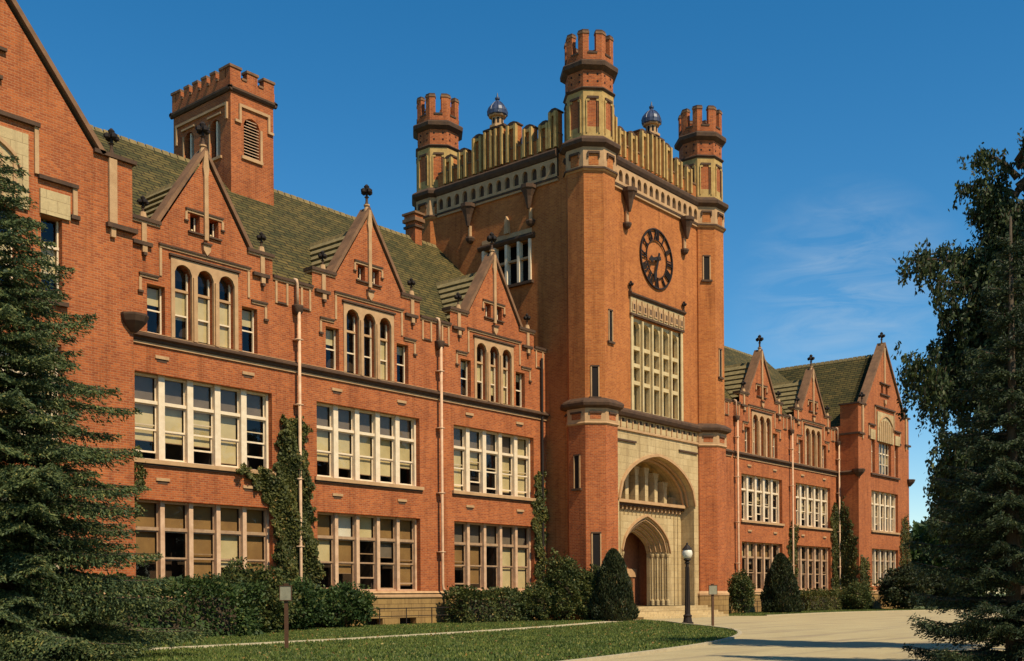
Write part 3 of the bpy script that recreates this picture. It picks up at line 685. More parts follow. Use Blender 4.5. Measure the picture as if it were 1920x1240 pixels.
# --- ventilator tower on the roof
VX0, VX1, VY0, VY1 = 32.1, 34.65, 44.2, 49.0
m = MB()
m.wall(front(VY0), rect(VX0, VX1, 19, 26.5), [arch(33.33, .47, 24.45, 24.82, 22.85, 10)], 'brick', .3)
m.wall(leftf(VX0), rect(VY0, VY1, 19, 26.5), [arch(45.45, .42, 24.35, 24.75, 22.85, 10), arch(47.65, .42, 24.35, 24.75, 22.85, 10)], 'brick', .3)
m.wall(rightf(VX1), rect(VY0, VY1, 19, 26.5), [], 'brick'); m.wall(backf(VY1), rect(VX0, VX1, 19, 26.5), [], 'brick')
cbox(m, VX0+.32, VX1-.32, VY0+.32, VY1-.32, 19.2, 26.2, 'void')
vt = m.build('ventilator_tower', HALL)
m = MB()
for fr_, a, b in ((front(VY0), VX0, VX1), (leftf(VX0), VY0, VY1), (rightf(VX1), VY0, VY1), (backf(VY1), VX0, VX1)):
    m.band(fr_, a-.16, b+.16, [(0, 25.78), (.08, 25.8), (.16, 25.9), (.16, 26.0), (0, 26.06)], 'moulding')
    m.box(fr_, a-.05, b+.05, 20.0, 20.1, 0, .03, 'brick')
    n = 3 if b-a < 3 else 6
    if n == 6: a += .305; b -= .305
    p = (b-a+(.1 if n == 3 else 0))/(n-.35); o5 = .05 if n == 3 else -.06
    for i in range(n):
        u = a-o5+p*i
        m.box(fr_, u, u+p*.62, 26.5, 26.95, -.3, .05, 'brick'); m.box(fr_, u-(.05 if n == 3 else 0), u+p*.62+(.05 if n == 3 else 0), 26.95, 27.07, -.36 if n == 3 else -.30, .1 if n == 3 else .09, 'coping')
        if i < n-1: m.box(fr_, u+p*.62+.05, u+p-.05, 26.5, 26.6, -.36, .1, 'coping')
    m.box(fr_, a-(.05 if n == 3 else -.002), b+(.05 if n == 3 else -.002), 26.06, 26.5, -.3, .05, 'brick')
m.build('battlement', vt)
m = MB(); f = front(VY0)
for a, b, z0, z1 in ((32.55, 34.4, 25.18, 25.32), (32.55, 32.68, 24.5, 25.18), (34.27, 34.4, 24.5, 25.18), (32.32, 32.68, 24.38, 24.5), (34.27, 34.62, 24.38, 24.5)): m.box(f, a, b, z0, z1, 0, .1, 'trim')
m.box(f, 33.82, 33.95, 22.85, 24.4, 0, .06, 'trim'); m.box(f, 32.7, 33.95, 22.7, 22.85, 0, .1, 'trim')
f = leftf(VX0)
for a, b, z0, z1 in ((44.4, 48.75, 25.18, 25.3), (44.4, 44.52, 24.5, 25.18), (48.6, 48.72, 24.3, 25.18), (44.9, 46.0, 24.86, 24.95), (47.1, 48.2, 24.86, 24.95), (44.9, 46.0, 22.72, 22.85), (47.1, 48.2, 22.72, 22.85)): m.box(f, a, b, z0, z1, 0, .1, 'trim')
for c in (45.45, 47.65): m.box(f, c-.06, c+.06, 22.85, 24.7, -.26, -.1, 'paint'); m.box(f, c+.42, c+.5, 22.85, 24.6, 0, .05, 'trim')
m.build('stone_surround', vt)
m = MB()
for k in range(13):
    z = 22.9+k*.145; w = .45 if z < 24.4 else .3
    m.add([front(VY0).p(u, zz, ww) for u, zz, ww in ((33.33-w, z, -.02), (33.33+w, z, -.02), (33.33+w, z+.1, -.24), (33.33-w, z+.1, -.24), (33.33-w, z+.03, -.02), (33.33+w, z+.03, -.02), (33.33+w, z+.13, -.24), (33.33-w, z+.13, -.24))], [(0, 1, 2, 3), (4, 5, 6, 7), (0, 1, 5, 4)], 'pink_paint')
m.build('louvre', vt)

# ------------------------------------------------------------------ clock tower
YT = 34.7; FT = front(YT); XL, XR = 48.05, 61.95; YB = 47.35
TC = [(49.05, 35.14), (61.05, 35.14), (49.1, 46.6), (61.0, 46.6)]
m = MB()
HT = [rect(52.5, 57.7, 11.78, 17.2)]
m.wall(FT, rect(49.9, 60.1, 11.7, 25.6), HT, 'tower_brick', .55)
sideH = [rect(38.45, 42.05, 19.0, 21.35)]
m.wall(leftf(XL), rect(35.3, 46.9, 0, 25.6), sideH, 'tower_brick', .5)
m.wall(rightf(XR), rect(35.3, 46.9, 0, 25.6), [], 'tower_brick'); m.wall(backf(YB), rect(49, 61, 0, 25.6), [], 'tower_brick')
m.quad((48.1, 34.9, 25.3), (61.9, 34.9, 25.3), (61.9, 47.2, 25.3), (48.1, 47.2, 25.3), 'lead')
TW = m.build('clock_tower', HALL)
# rooms behind the tower windows
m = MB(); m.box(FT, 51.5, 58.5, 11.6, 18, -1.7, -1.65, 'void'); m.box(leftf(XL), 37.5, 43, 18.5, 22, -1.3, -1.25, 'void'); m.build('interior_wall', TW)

def octface(cx, cy, r, ang):
    """frame on the face of an octagon whose normal points at ang degrees"""
    a = R(ang); nx, ny = math.cos(a), math.sin(a)
    return Fr((cx+nx*r, cy+ny*r), (-ny, nx), (nx, ny))
RT = 1.30
def slit(m, cx, cy, ang, z0, z1, r=RT, w=.14):
    f = octface(cx, cy, r, ang)
    m.box(f, -w, w, z0, z1, -.02, .012, 'void')
    for s in (-1, 1): m.box(f, min(s*w, s*(w+.07)), max(s*w, s*(w+.07)), z0, z1, -.02, .05, 'trim')
    m.box(f, -w-.07, w+.07, z1, z1+.08, -.02, .06, 'moulding'); m.box(f, -w-.16, w+.16, z0-.12, z0, -.02, .12, 'moulding')
for ti, (cx, cy) in enumerate(TC):
    m = MB(); lo = 0
    m.ring(cx, cy, [(0, RT+.16), (1.28, RT+.16)], 'masonry'); m.ring(cx, cy, [(1.28, RT+.2), (1.4, RT+.2), (1.55, RT+.06)], 'trim')
    m.ring(cx, cy, [(1.55, RT+.05), (10.5, RT+.05)], 'brick' if ti < 2 else 'tower_brick')
    m.ring(cx, cy, [(10.5, RT+.07), (10.58, RT+.14), (10.66, RT+.1), (11.38, RT+.1)], 'trim')
    m.ring(cx, cy, [(11.38, RT+.12), (11.5, RT+.36), (11.64, RT+.4), (11.74, RT+.36), (11.95, RT)], 'moulding')
    m.ring(cx, cy, [(11.95, RT), (24.12, RT)], 'tower_brick')
    m.ring(cx, cy, [(24.12, RT+.02), (24.2, RT+.1), (24.26, RT+.16), (24.33, RT+.06), (25.38, RT+.06)], 'trim')
    m.ring(cx, cy, [(24.2, RT+.16), (24.3, RT+.16)], 'moulding')
    m.ring(cx, cy, [(25.38, RT+.08), (25.55, RT+.3), (25.72, RT+.32), (25.8, RT+.28), (26.0, RT)], 'moulding')
    q = 1.24
    m.ring(cx, cy, [(26.0, q+.04), (28.45, q+.02)], 'yellow_stone')
    m.ring(cx, cy, [(28.45, q+.04), (28.55, q+.13), (28.62, q+.1), (28.66, q)], 'moulding')
    m.ring(cx, cy, [(28.66, q), (29.55, q)], 'brick'); m.ring(cx, cy, [(29.55, q+.02), (29.72, q+.26), (29.92, q+.28), (30.0, q+.24), (30.12, q)], 'moulding')
    m.ring(cx, cy, [(30.12, q+.02), (30.55, q+.02)], 'brick')
    tr_ = m.build('turret', TW)
    d = MB()
    for k in range(8):
        ang = 45*k; s = .414*q
        f = octface(cx, cy, q+.03, ang)
        d.box(f, -s*.62, s*.62, 26.2, 28.0, -.03, .006, 'brick')     # brick panel in the stone frame
        for e in (-1, 1): d.box(f, min(e*s*.62, e*s*.74), max(e*s*.62, e*s*.74), 26.15, 27.95, 0, .06, 'yellow_stone'); d.box(f, min(e*s*.62, e*s*.36), max(e*s*.62, e*s*.36), 27.86, 28.0, 0.006, .05, 'yellow_stone')
        d.box(f, -s*.62, s*.62, 28.0, 28.12, 0, .08, 'moulding'); d.box(f, s*.40, s*.47, 26.2, 27.86, 0.006, .06, 'moulding')
        f = octface(cx, cy, q, ang)
        for uu in (-.27, .27):
            for zz in (28.9, 29.28): d.box(f, uu-.05, uu+.05, zz, zz+.1, 0, .012, 'void')
        f = octface(cx, cy, RT+.06, ang); s = .414*RT
        d.box(f, -s*.5, s*.5, 24.4, 25.0, 0, .01, 'tower_brick'); d.box(f, -s*.6, s*.6, 25.0, 25.12, 0, .1, 'moulding')
        for e in (-1, 1): d.box(f, min(e*s*.5, e*s*.62), max(e*s*.5, e*s*.62), 24.8, 25.0, 0, .09, 'moulding')
        f = octface(cx, cy, RT+.1, ang)
        d.box(f, -s*.55, s*.55, 10.78, 11.1, 0, .01, 'brick'); d.box(f, -s*.65, s*.65, 11.1, 11.2, 0, .08, 'moulding')
    d.build('panelling', tr_)
    d = MB()
    for k in range(8):      # merlons wrap the corners
        a = R(22.5+45*k); kk = 1/math.cos(math.pi/8); ro, ri = (q+.02)*kk, (q-.26)*kk
        def pt(rr, ang_deg, fr_, which):
            f = octface(cx, cy, rr, ang_deg); h = .414*rr; return f.p(h*fr_ if which > 0 else -h*fr_, 0)
        def col(z0, z1, g, mat, kf):
            pr_ = []
            for rr in (q+.02+g, q-.26-g):
                A = octface(cx, cy, rr, 45*k); B_ = octface(cx, cy, rr, 45*k+45); h = .4142*rr
                pr_.append([A.p(h*(1-kf), 0)[:2], A.p(h, 0)[:2], B_.p(-h*(1-kf), 0)[:2]])
            o_, i_ = pr_
            base = [o_[0], o_[1], o_[2], i_[2], i_[1], i_[0]]
            V_ = [(x, y, z0) for x, y in base]+[(x, y, z1) for x, y in base]
            d.add(V_, [(0, 1, 4, 5), (1, 2, 3, 4), (6, 7, 10, 11), (7, 8, 9, 10)]+[(i, (i+1) % 6, 6+(i+1) % 6, 6+i) for i in range(6)], mat)
        col(30.55, 31.5, 0, 'brick', .62); col(31.5, 31.62, .035, 'coping', .68); col(31.62, 31.72, .0, 'moulding', .62)
        f = octface(cx, cy, q+.03, 45*k); d.box(f, -.26, .26, 30.44, 30.54, -.25, .03, 'moulding')
    d.build('merlons', tr_)
    if ti == 0:
        d = MB(); slit(d, cx, cy, 270, 15.05, 16.7); slit(d, cx, cy, 225, 11.98, 13.6, w=.17); slit(d, cx, cy, 180, 7.1, 8.85, RT+.05, .15); slit(d, cx, cy, 225, 2.1, 4.65, RT+.05, .2)
        d.build('slit_window', tr_)
    if ti == 1:
        d = MB(); slit(d, cx, cy, 225, 20.85, 22.3, w=.18); slit(d, cx, cy, 270, 14.9, 16.6, w=.12); d.build('slit_window', tr_)

# frieze, cornice, parapet on the sides of the tower
def parapet(fr, a, b, name):
    m = MB()
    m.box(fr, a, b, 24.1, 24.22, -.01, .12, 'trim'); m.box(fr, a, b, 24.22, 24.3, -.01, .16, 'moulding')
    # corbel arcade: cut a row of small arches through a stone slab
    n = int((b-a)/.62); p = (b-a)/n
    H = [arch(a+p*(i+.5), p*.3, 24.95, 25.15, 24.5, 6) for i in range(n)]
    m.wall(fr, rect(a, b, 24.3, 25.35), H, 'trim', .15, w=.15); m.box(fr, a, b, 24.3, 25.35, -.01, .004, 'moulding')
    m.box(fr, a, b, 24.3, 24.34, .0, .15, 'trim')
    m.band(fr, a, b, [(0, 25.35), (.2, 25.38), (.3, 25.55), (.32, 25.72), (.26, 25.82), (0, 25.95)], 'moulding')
    c = m.build('cornice', TW)
    m = MB(); mid = (a+b)/2; L_ = b-a; Y = 'yellow_stone'
    BK = 'tower_brick'; m.box(fr, a, b, 25.8, 26.72, -.38, 0, BK); m.box(fr, a, b, 26.72, 26.8, -.42, .05, 'coping')
    def merlon(u0, u1, z1, cap=True):
        m.box(fr, u0, u1, 26.8, z1, -.38, 0, BK)
        m.prism(fr, [(u0-.06, z1), (u1+.06, z1), (u1+.06, z1+.08), ((u0+u1)/2+.12, z1+.2), ((u0+u1)/2-.12, z1+.2), (u0-.06, z1+.08)], -.45, .08, 'trim' if False else 'moulding')
        for e in (u0, u1-.15): m.box(fr, e, e+.15, 25.96, z1-.02, 0, .22, Y)
        m.box(fr, u0+.15, u1-.15, z1-.22, z1-.04, 0, .12, Y)
    steps = [(.95, 1.65, 28.05), (2.15, 2.8, 27.55), (3.3, 3.95, 27.45)]
    if L_ < 9.4: pass
    for u0, u1, z in steps:
        if mid+u1 < b:
            merlon(mid+u0, mid+u1, z); merlon(mid-u1, mid-u0, z)
    if name in 'fl': merlon(a+.02, a+.55, 27.95)
    m.box(fr, mid-.7, mid+.7, 26.8, 28.15, -.5, .1, BK)
    for e in (-.7, -.25, .12, .57): m.box(fr, mid+e, mid+e+.13, 25.96, 28.1, .1, .28, Y)
    m.box(fr, mid-.7, mid+.7, 25.96, 26.8, 0.06, .1, BK); m.box(fr, mid-.8, mid+.8, 28.15, 28.27, -.6, .2, 'moulding')
    k = a+.2
    while k < b-.2:
        if abs(k-mid) > .9: m.box(fr, k, k+.1, 25.96, 26.71, 0, .10, Y)
        k += 1.15
    bt = m.build('battlement', TW)
    m = MB(); x, y, _ = fr.p(mid, 0, -.2)
    m.ring(x, y, [(28.27, .46), (28.4, .46), (28.42, .34), (28.9, .32), (28.92, .46), (29.0, .5)], 'trim')
    for k in range(8): m.box(octface(x, y, .33, 45*k), -.06, .06, 28.5, 28.82, 0, .012, 'void')
    m.ring(x, y, [(28.98, .50), (29.04, .56), (29.25, .57), (29.45, .5), (29.65, .34), (29.8, .18), (29.92, .09), (29.98, .14), (30.06, .14), (30.12, .06), (30.35, .02)], 'lead', 16, 0)
    for k in range(8):
        a_ = R(45*k); m.tube([(x+math.cos(a_)*rr, y+math.sin(a_)*rr, zz) for zz, rr in ((29.0, .53), (29.05, .58), (29.25, .59), (29.45, .52), (29.65, .36), (29.8, .2))], .025, 'lead', 5)
    m.build('cupola', TW, False)
parapet(FT, 50.28, 59.72, 'f'); parapet(leftf(XL), 36.5, 45.6, 'l'); parapet(rightf(XR), 36.5, 45.6, 'r')

# corbels with a pendant stalk
def pendant(fr, u, zt=24.1, zb=22.1):
    m = MB(); x, y, _ = fr.p(u, 0, .3)
    m.ring(x, y, [(zt-1.15, .08), (zt-.9, .14), (zt-.5, .22), (zt-.15, .36), (zt-.08, .42), (zt+.12, .42)], 'moulding')
    x, y, _ = fr.p(u, 0, .12); m.ring(x, y, [(zb+.2, .1), (zt-1.1, .1)], 'trim')
    m.ring(x, y, [(zb-.12, .05), (zb, .2), (zb+.15, .26), (zb+.24, .24)], 'moulding')
    m.build('corbel', TW)
pendant(FT, 51.85); pendant(FT, 58.1); pendant(leftf(XL), 42.95); pendant(leftf(XL), 38.4)

# clock
CX, CZ, CR = 55.03, 21.05, 1.74
m = MB(); f = front(YT)
def ringband(m, r0, r1, w0, w1, mat, n=64):
    Pn = []
    for i in range(n):
        a = 2*math.pi*i/n
        for rr in (r0, r1):
            for ww in (w0, w1): Pn.append(f.p(CX+rr*math.sin(a), CZ+rr*math.cos(a), ww))
    F_ = []
    for i in range(n):
        a = 4*i; b = 4*((i+1) % n); F_ += [(a+1, a+3, b+3, b+1), (a, a+1, b+1, b), (a+2, a+3, b+3, b+2), (a, a+2, b+2, b)]
    m.add(Pn, F_, mat)
ringband(m, CR-.055, CR+.02, .03, .12, 'iron'); ringband(m, 1.08, 1.12, .04, .11, 'iron')
for k in range(12):
    a = 2*math.pi*(k+.5)/12
    p0 = (CX+1.6*math.sin(a), CZ+1.6*math.cos(a)); 
CLK = m.build('clock', TW)
RN = ['XII', 'I', 'II', 'III', 'IIII', 'V', 'VI', 'VII', 'VIII', 'IX', 'X', 'XI']
for k, s in enumerate(RN):
    m = MB(); a = 2*math.pi*k/12; rad = Vector((math.sin(a), math.cos(a))); tan = Vector((math.cos(a), -math.sin(a)))
    wd = {'I': .12, 'V': .24, 'X': .25}; tot = sum(wd[c] for c in s); u = -tot/2
    def bar(t0, t1, th=.026):
        q = []
        for t, r_ in ((t0-th, 1.13), (t0+th, 1.13), (t1+th, 1.68), (t1-th, 1.68)):
            v = Vector((CX, CZ))+rad*r_+tan*t; q.append((v.x, v.y))
        m.prism(f, q, .05, .12, 'iron')
    for c in s:
        w = wd[c]; mid = u+w/2
        if c == 'I': bar(mid, mid)
        elif c == 'V': bar(mid, mid-.085); bar(mid, mid+.085, .014)
        else: bar(mid-.085, mid+.085, .03); bar(mid+.085, mid-.085, .014)
        u += w
    m.build('numeral', CLK)
def hand(name, ang, ln, wd_, tail):
    m = MB(); a = R(ang); rad = Vector((math.sin(a), math.cos(a))); tan = Vector((math.cos(a), -math.sin(a)))
    def q(r_, t): v = Vector((CX, CZ))+rad*r_+tan*t; return (v.x, v.y)
    m.prism(f, [q(-tail, -wd_), q(-tail, wd_), q(ln*.55, wd_*.8), q(ln*.7, wd_*1.9), q(ln, 0), q(ln*.7, -wd_*1.9), q(ln*.55, -wd_*.8)], .17, .22, 'iron'); m.build(name, CLK)
hand('minute_hand', 198, 1.55, .075, .35); hand('hour_hand', 256, 1.05, .11, .25)
m = MB(); x, y, _ = f.p(CX, 0, .14); m.tube([f.p(CX, CZ, .0), f.p(CX, CZ, .25)], .14, 'iron', 12); m.build('hub', CLK)

# great window of the tower
m = MB(); u0, u1, z0, z1 = 52.5, 57.7, 11.78, 17.2; fr = FT
nl = 5; p = (u1-u0)/nl
H = []
zz = [11.95, 13.45, 13.62, 14.45, 14.62, 15.45, 15.62]
for i in range(nl):
    a, b = u0+p*i+.13, u0+p*(i+1)-.13
    H.append(rect(a, b, 11.95, 13.4)); H.append(rect(a, b, 13.62, 14.4)); H.append(rect(a, b, 14.62, 15.4)); H.append(arch((a+b)/2, (b-a)/2, 16.7, 17.02, 15.62, 8, .1))
m.wall(fr, rect(u0, u1, z0, z1), H, 'cream_stone', .25, w=-.1)
for i in range(1, nl): m.box(fr, u0+p*i-.07, u0+p*i+.07, z0, z1-.1, -.1, .06, 'cream_stone')
m.box(fr, u0-.22, u0, z0-.0, 17.25, -.3, .08, 'cream_stone'); m.box(fr, u1, u1+.22, z0, 17.25, -.3, .08, 'cream_stone')
m.box(fr, u0-.3, u1+.3, 17.25, 17.37, 0, .16, 'moulding')
m.box(fr, u0-.28, u1+.28, 17.37, 18.3, 0, .1, 'stone')
for i in range(10):
    c = u0-.28+(u1-u0+.56)*(i+.5)/10
    m.prism(fr, [(c-.16, 17.5), (c+.16, 17.5), (c+.16, 17.95), (c, 18.15), (c-.16, 17.95)], .1, .15, 'trim'); m.box(fr, c-.08, c+.08, 17.6, 17.9, .15, .16, 'moulding')
    m.box(fr, c+.22, c+.28, 17.4, 18.2, .1, .18, 'trim')
m.band(fr, u0-.4, u1+.4, [(0, 18.3), (.14, 18.32), (.24, 18.42), (.24, 18.5), (0, 18.6)], 'moulding')
gw = m.build('great_window', TW)
for u in (u0-.3, u1+.3): finial(gw, u, YT-.12, 18.55, .5)
m = MB()
for i in range(nl):
    a, b = u0+p*i+.13, u0+p*(i+1)-.13
    m.quad(fr.p(a, 11.9, -.33), fr.p(b, 11.9, -.33), fr.p(b, 17.1, -.33), fr.p(a, 17.1, -.33), 'glass')
m.build('pane', gw)
m = MB(); m.box(fr, u0+.05, u1-.05, 11.9, 17.1, -.52, -.5, 'blind_cream'); m.build('blind', gw)
# side window of the tower
m = MB(); fr = leftf(XL)
for u in (38.45, 39.28, 40.18, 41.08, 41.92): m.box(fr, u, u+.16, 19.0, 21.35, -.25, .1, 'paint')
m.box(fr, 38.45, 42.1, 20.3, 20.42, -.25, .0, 'trim'); m.box(fr, 38.3, 42.25, 18.85, 19.0, 0, .2, 'moulding'); m.band(fr, 38.2, 42.35, [(0, 21.35), (.08, 21.37), (.2, 21.5), (.2, 21.58), (0, 21.7)], 'moulding'); m.box(fr, 38.4, 42.1, 21.7, 21.95, 0, .05, 'trim')
m.prism(fr, [(39.98, 21.95), (40.32, 21.95), (40.26, 22.7), (40.15, 22.95), (40.04, 22.7)], 0, .2, 'trim'); m.build('window', TW)

# ------------------------------------------------------------------ portal
m = MB(); fr = FT; AC, AH = 55.1, 4.08
big = arch(AC, AH, 6.75, 9.45, .68, 26, .12)
m.wall(fr, rect(50.0, 60.0, .68, 10.62), [big], 'stone', 1.6, w=.02)
m.box(fr, 50.2, 59.8, 10.62, 10.74, .0, .12, 'trim'); m.box(fr, 50.2, 59.8, 10.74, 11.36, 0, .06, 'stone')
for k in range(16):
    c = 50.5+k*.6; m.box(fr, c, c+.09, 10.8, 11.3, .06, .12, 'trim'); m.box(fr, c+.2, c+.42, 11.1, 11.3, .06, .075, 'moulding')
m.band(fr, 50.2, 59.8, [(0, 11.36), (.3, 11.38), (.4, 11.55), (.4, 11.68), (.3, 11.76), (0, 11.9)], 'moulding')
# hood mould round the great arch
ar = big[2:]
for (a, b) in zip(ar[:-1], ar[1:]):
    va = Vector((a[0]-AC, (a[1]-6.0)*1.0)).normalized()*.16; vb = Vector((b[0]-AC, (b[1]-6.0))).normalized()*.16
    m.prism(fr, [a, b, (b[0]+vb.x, b[1]+vb.y), (a[0]+va.x, a[1]+va.y)], .02, .14, 'trim')
for k, dw in enumerate((.3, .55)):     # inner orders of the arch
    sm = arch(AC, AH-.12-.1*k, 6.75, 9.33-.1*k, .68, 26, .12); bg_ = arch(AC, AH-.02-.1*k, 6.75, 9.43-.1*k, .68, 26, .12)
    n = len(sm)
    for i in range(2, n-1): m.prism(fr, [bg_[i], bg_[i+1], sm[i+1], sm[i]], -dw-.12, -dw, 'trim')
for u0_, u1_ in ((50.35, 52.7), (57.4, 59.55)): m.box(fr, u0_, u1_, 10.0, 10.1, .02, .12, 'moulding')
POR = m.build('portal', TW)
# inner wall: gallery above, door arch below
m = MB(); YI = 35.62; fi = front(YI)
def archz(u): t = min(.999, abs((u-AC)/AH)); return 6.75+2.7*(.88*math.sqrt(1-t*t)+.12*(1-t))
H = []; fins = []
for k in range(7):
    c = AC-3.15+k*1.05
    zt_ = min(archz(c-.4), archz(c+.4))-.42
    if zt_ > 7.3: H.append(arch(c, .35, zt_-.45, zt_-.1, 6.85, 6))
DC = 55.2
H.append(arch(DC, 2.55, 3.85, 5.9, .68, 18, .3))
fg = front(36.25)
m.wall(fi, rect(AC-AH-.1, AC+AH+.1, .68, 6.55), [H[-1]], 'stone', .5)
m.wall(fg, arch(AC, AH+.2, 6.75, 9.7, 6.5, 26, .12), H[:-1], 'yellow_stone', .5)
m.box(fi, AC-AH, AC+AH, 6.5, 6.6, -.7, 0, 'stone')
for k in range(8):
    c = AC-3.675+k*1.05; zt_ = archz(c)-.1
    if zt_ > 7: m.prism(fg, [(c-.17, 6.6), (c+.17, 6.6), (c+.17, zt_-.85), (c+.3, zt_-.35), (c-.3, zt_-.35), (c-.17, zt_-.85)], 0, .42, 'stone')
m.box(fi, AC-AH, AC+AH, 6.66, 6.84, 0, .42, 'trim'); m.box(fi, AC-AH, AC+AH, 6.5, 6.66, 0, .25, 'moulding')
k = AC-AH+.15
while k < AC+AH-.1:
    m.box(fi, k, k+.1, 6.3, 6.5, 0, .2, 'trim'); t = abs(k-DC)
    if t > 2.75: m.box(fi, k, k+.07, .75, 6.3, 0, .06, 'stone')
    elif archz(DC) and 6.0+.0 < 6.3: m.box(fi, k, k+.07, 6.05, 6.3, 0, .06, 'stone')
    k += .42
m.box(fg, AC-AH, AC+AH, 6.65, 10, -.6, -.55, 'void')
m.build('gallery', POR)
m = MB()
hw, zp = 2.55, 5.9
for k in range(4):
    o_ = arch(DC, hw, 3.85, zp, .68, 18, .3); hw -= .19; zp -= .19
    i_ = arch(DC, hw, 3.85, zp, .68, 18, .3); w = -.25*(k+1)+.12
    m.wall(fi, o_, [i_], 'stone', .25, w=w)
    for s in (-1, 1):
        x, y, _ = fi.p(DC+s*(hw+.1), 0, w+.08); m.ring(x, y, [(.7, .11), (1.0, .11), (1.05, .06), (3.6, .06), (3.62, .08), (3.75, .12), (3.85, .12)], 'stone', 8)
    a_ = i_[2:]
    for (a, b) in zip(a_[:-1], a_[1:]): m.tube([fi.p(a[0], a[1]+.1, w+.05), fi.p(b[0], b[1]+.1, w+.05)], .05, 'trim', 5)
a_ = arch(DC, 2.62, 3.85, 6.0, .68, 18, .3)[2:]
for (a, b) in zip(a_[:-1], a_[1:]): m.prism(fi, [a, b, (b[0], b[1]+.13), (a[0], a[1]+.13)], 0, .12, 'trim')
m.build('arch_moulding', POR)
m = MB(); fd = front(37.7)
m.wall(fd, rect(51.5, 58.6, .68, 6.2), [rect(53.9, 56.6, .7, 2.35)], 'porch_wall', .15)
m.box(fd, 53.3, 57.2, 2.45, 2.95, 0, .08, 'trim'); m.box(fd, 53.7, 53.88, .7, 2.45, 0, .06, 'wood'); m.box(fd, 56.62, 56.8, .7, 2.45, 0, .06, 'wood')
for xs in (53.0, 57.6): m.box(front(0), xs, xs+.1, .68, 6.2, -37.69, -36.45, 'porch_wall')
m.quad((53, 36.5, 5.6), (57.7, 36.5, 5.6), (57.7, 37.7, 5.6), (53, 37.7, 5.6), 'wood')
vb_ = m.build('vestibule', POR)
m = MB()
for a, b in ((53.92, 55.24), (55.26, 56.58)):
    for q0, q1, z0_, z1_ in ((a, a+.14, .72, 2.33), (b-.14, b, .72, 2.33), (a+.14, b-.14, .72, 1.0), (a+.14, b-.14, 2.2, 2.33), (a+.14, b-.14, 1.45, 1.55)): m.box(fd, q0, q1, z0_, z1_, -.14, -.08, 'wood')
    m.box(fd, a+.14, b-.14, 1.0, 2.2, -.13, -.12, 'void')
m.build('door', POR)
# steps
m = MB()
for k in range(5):
    z = .68-.136*k; m.box(front(34.7), 50.3, 59.75, 0, z, -.0 if k else -3.1, .25+.36*(k+1), 'stone') if k == 0 else m.box(front(34.7), 50.3, 59.75, 0, z, .25+.36*k, .25+.36*(k+1), 'stone')
m.build('steps', HALL)

# ------------------------------------------------------------------ foliage builders (numpy)
def leafmesh(name, C, D, L_, Wd, mat, parent=None, extra=None, rng=None):
    """one lozenge-shaped leaf per point C, long axis D, length L_, width Wd"""
    rng = rng or np.random.default_rng(1); N = len(C)
    D = D/np.maximum(1e-6, np.linalg.norm(D, axis=1, keepdims=True))
    Rr = rng.normal(size=(N, 3)); S = np.cross(D, Rr); S /= np.maximum(1e-6, np.linalg.norm(S, axis=1, keepdims=True))
    L_ = np.broadcast_to(np.asarray(L_, float).reshape(-1, 1) if np.ndim(L_) else np.full((1, 1), L_), (N, 1)); Wd = np.broadcast_to(np.asarray(Wd, float).reshape(-1, 1) if np.ndim(Wd) else np.full((1, 1), Wd), (N, 1))
    V = np.empty((N, 4, 3)); V[:, 0] = C-D*L_*.5; V[:, 1] = C+S*Wd*.5; V[:, 2] = C+D*L_*.5; V[:, 3] = C-S*Wd*.5
    V = V.reshape(-1, 3)-np.array(origin(parent))
    nv = len(V); faces = np.arange(nv).reshape(-1, 4)
    me = bpy.data.meshes.new(name)
    ev, ef = ([], []) if extra is None else (extra.v, extra.f)
    o = np.array(origin(parent))
    EV = (np.array(ev, float).reshape(-1, 3)-o) if len(ev) else np.zeros((0, 3))
    me.vertices.add(nv+len(EV)); me.vertices.foreach_set('co', np.concatenate([V, EV]).ravel())
    loops = faces.ravel().tolist(); starts = list(range(0, nv, 4)); totals = [4]*len(faces)
    for fc in ef:
        starts.append(len(loops)); totals.append(len(fc)); loops += [nv+i for i in fc]
    me.loops.add(len(loops)); me.loops.foreach_set('vertex_index', loops)
    me.polygons.add(len(starts)); me.polygons.foreach_set('loop_start', starts); me.polygons.foreach_set('loop_total', totals)
    me.materials.append(MATS[mat])
    if extra is not None:
        for nme in extra.names: me.materials.append(MATS[nme])
        me.polygons.foreach_set('material_index', [0]*len(faces)+[1+i for i in extra.m])
    me.update(calc_edges=True); me.validate()
    ob = bpy.data.objects.new(name, me); COL.objects.link(ob); ob.parent = parent
    return ob

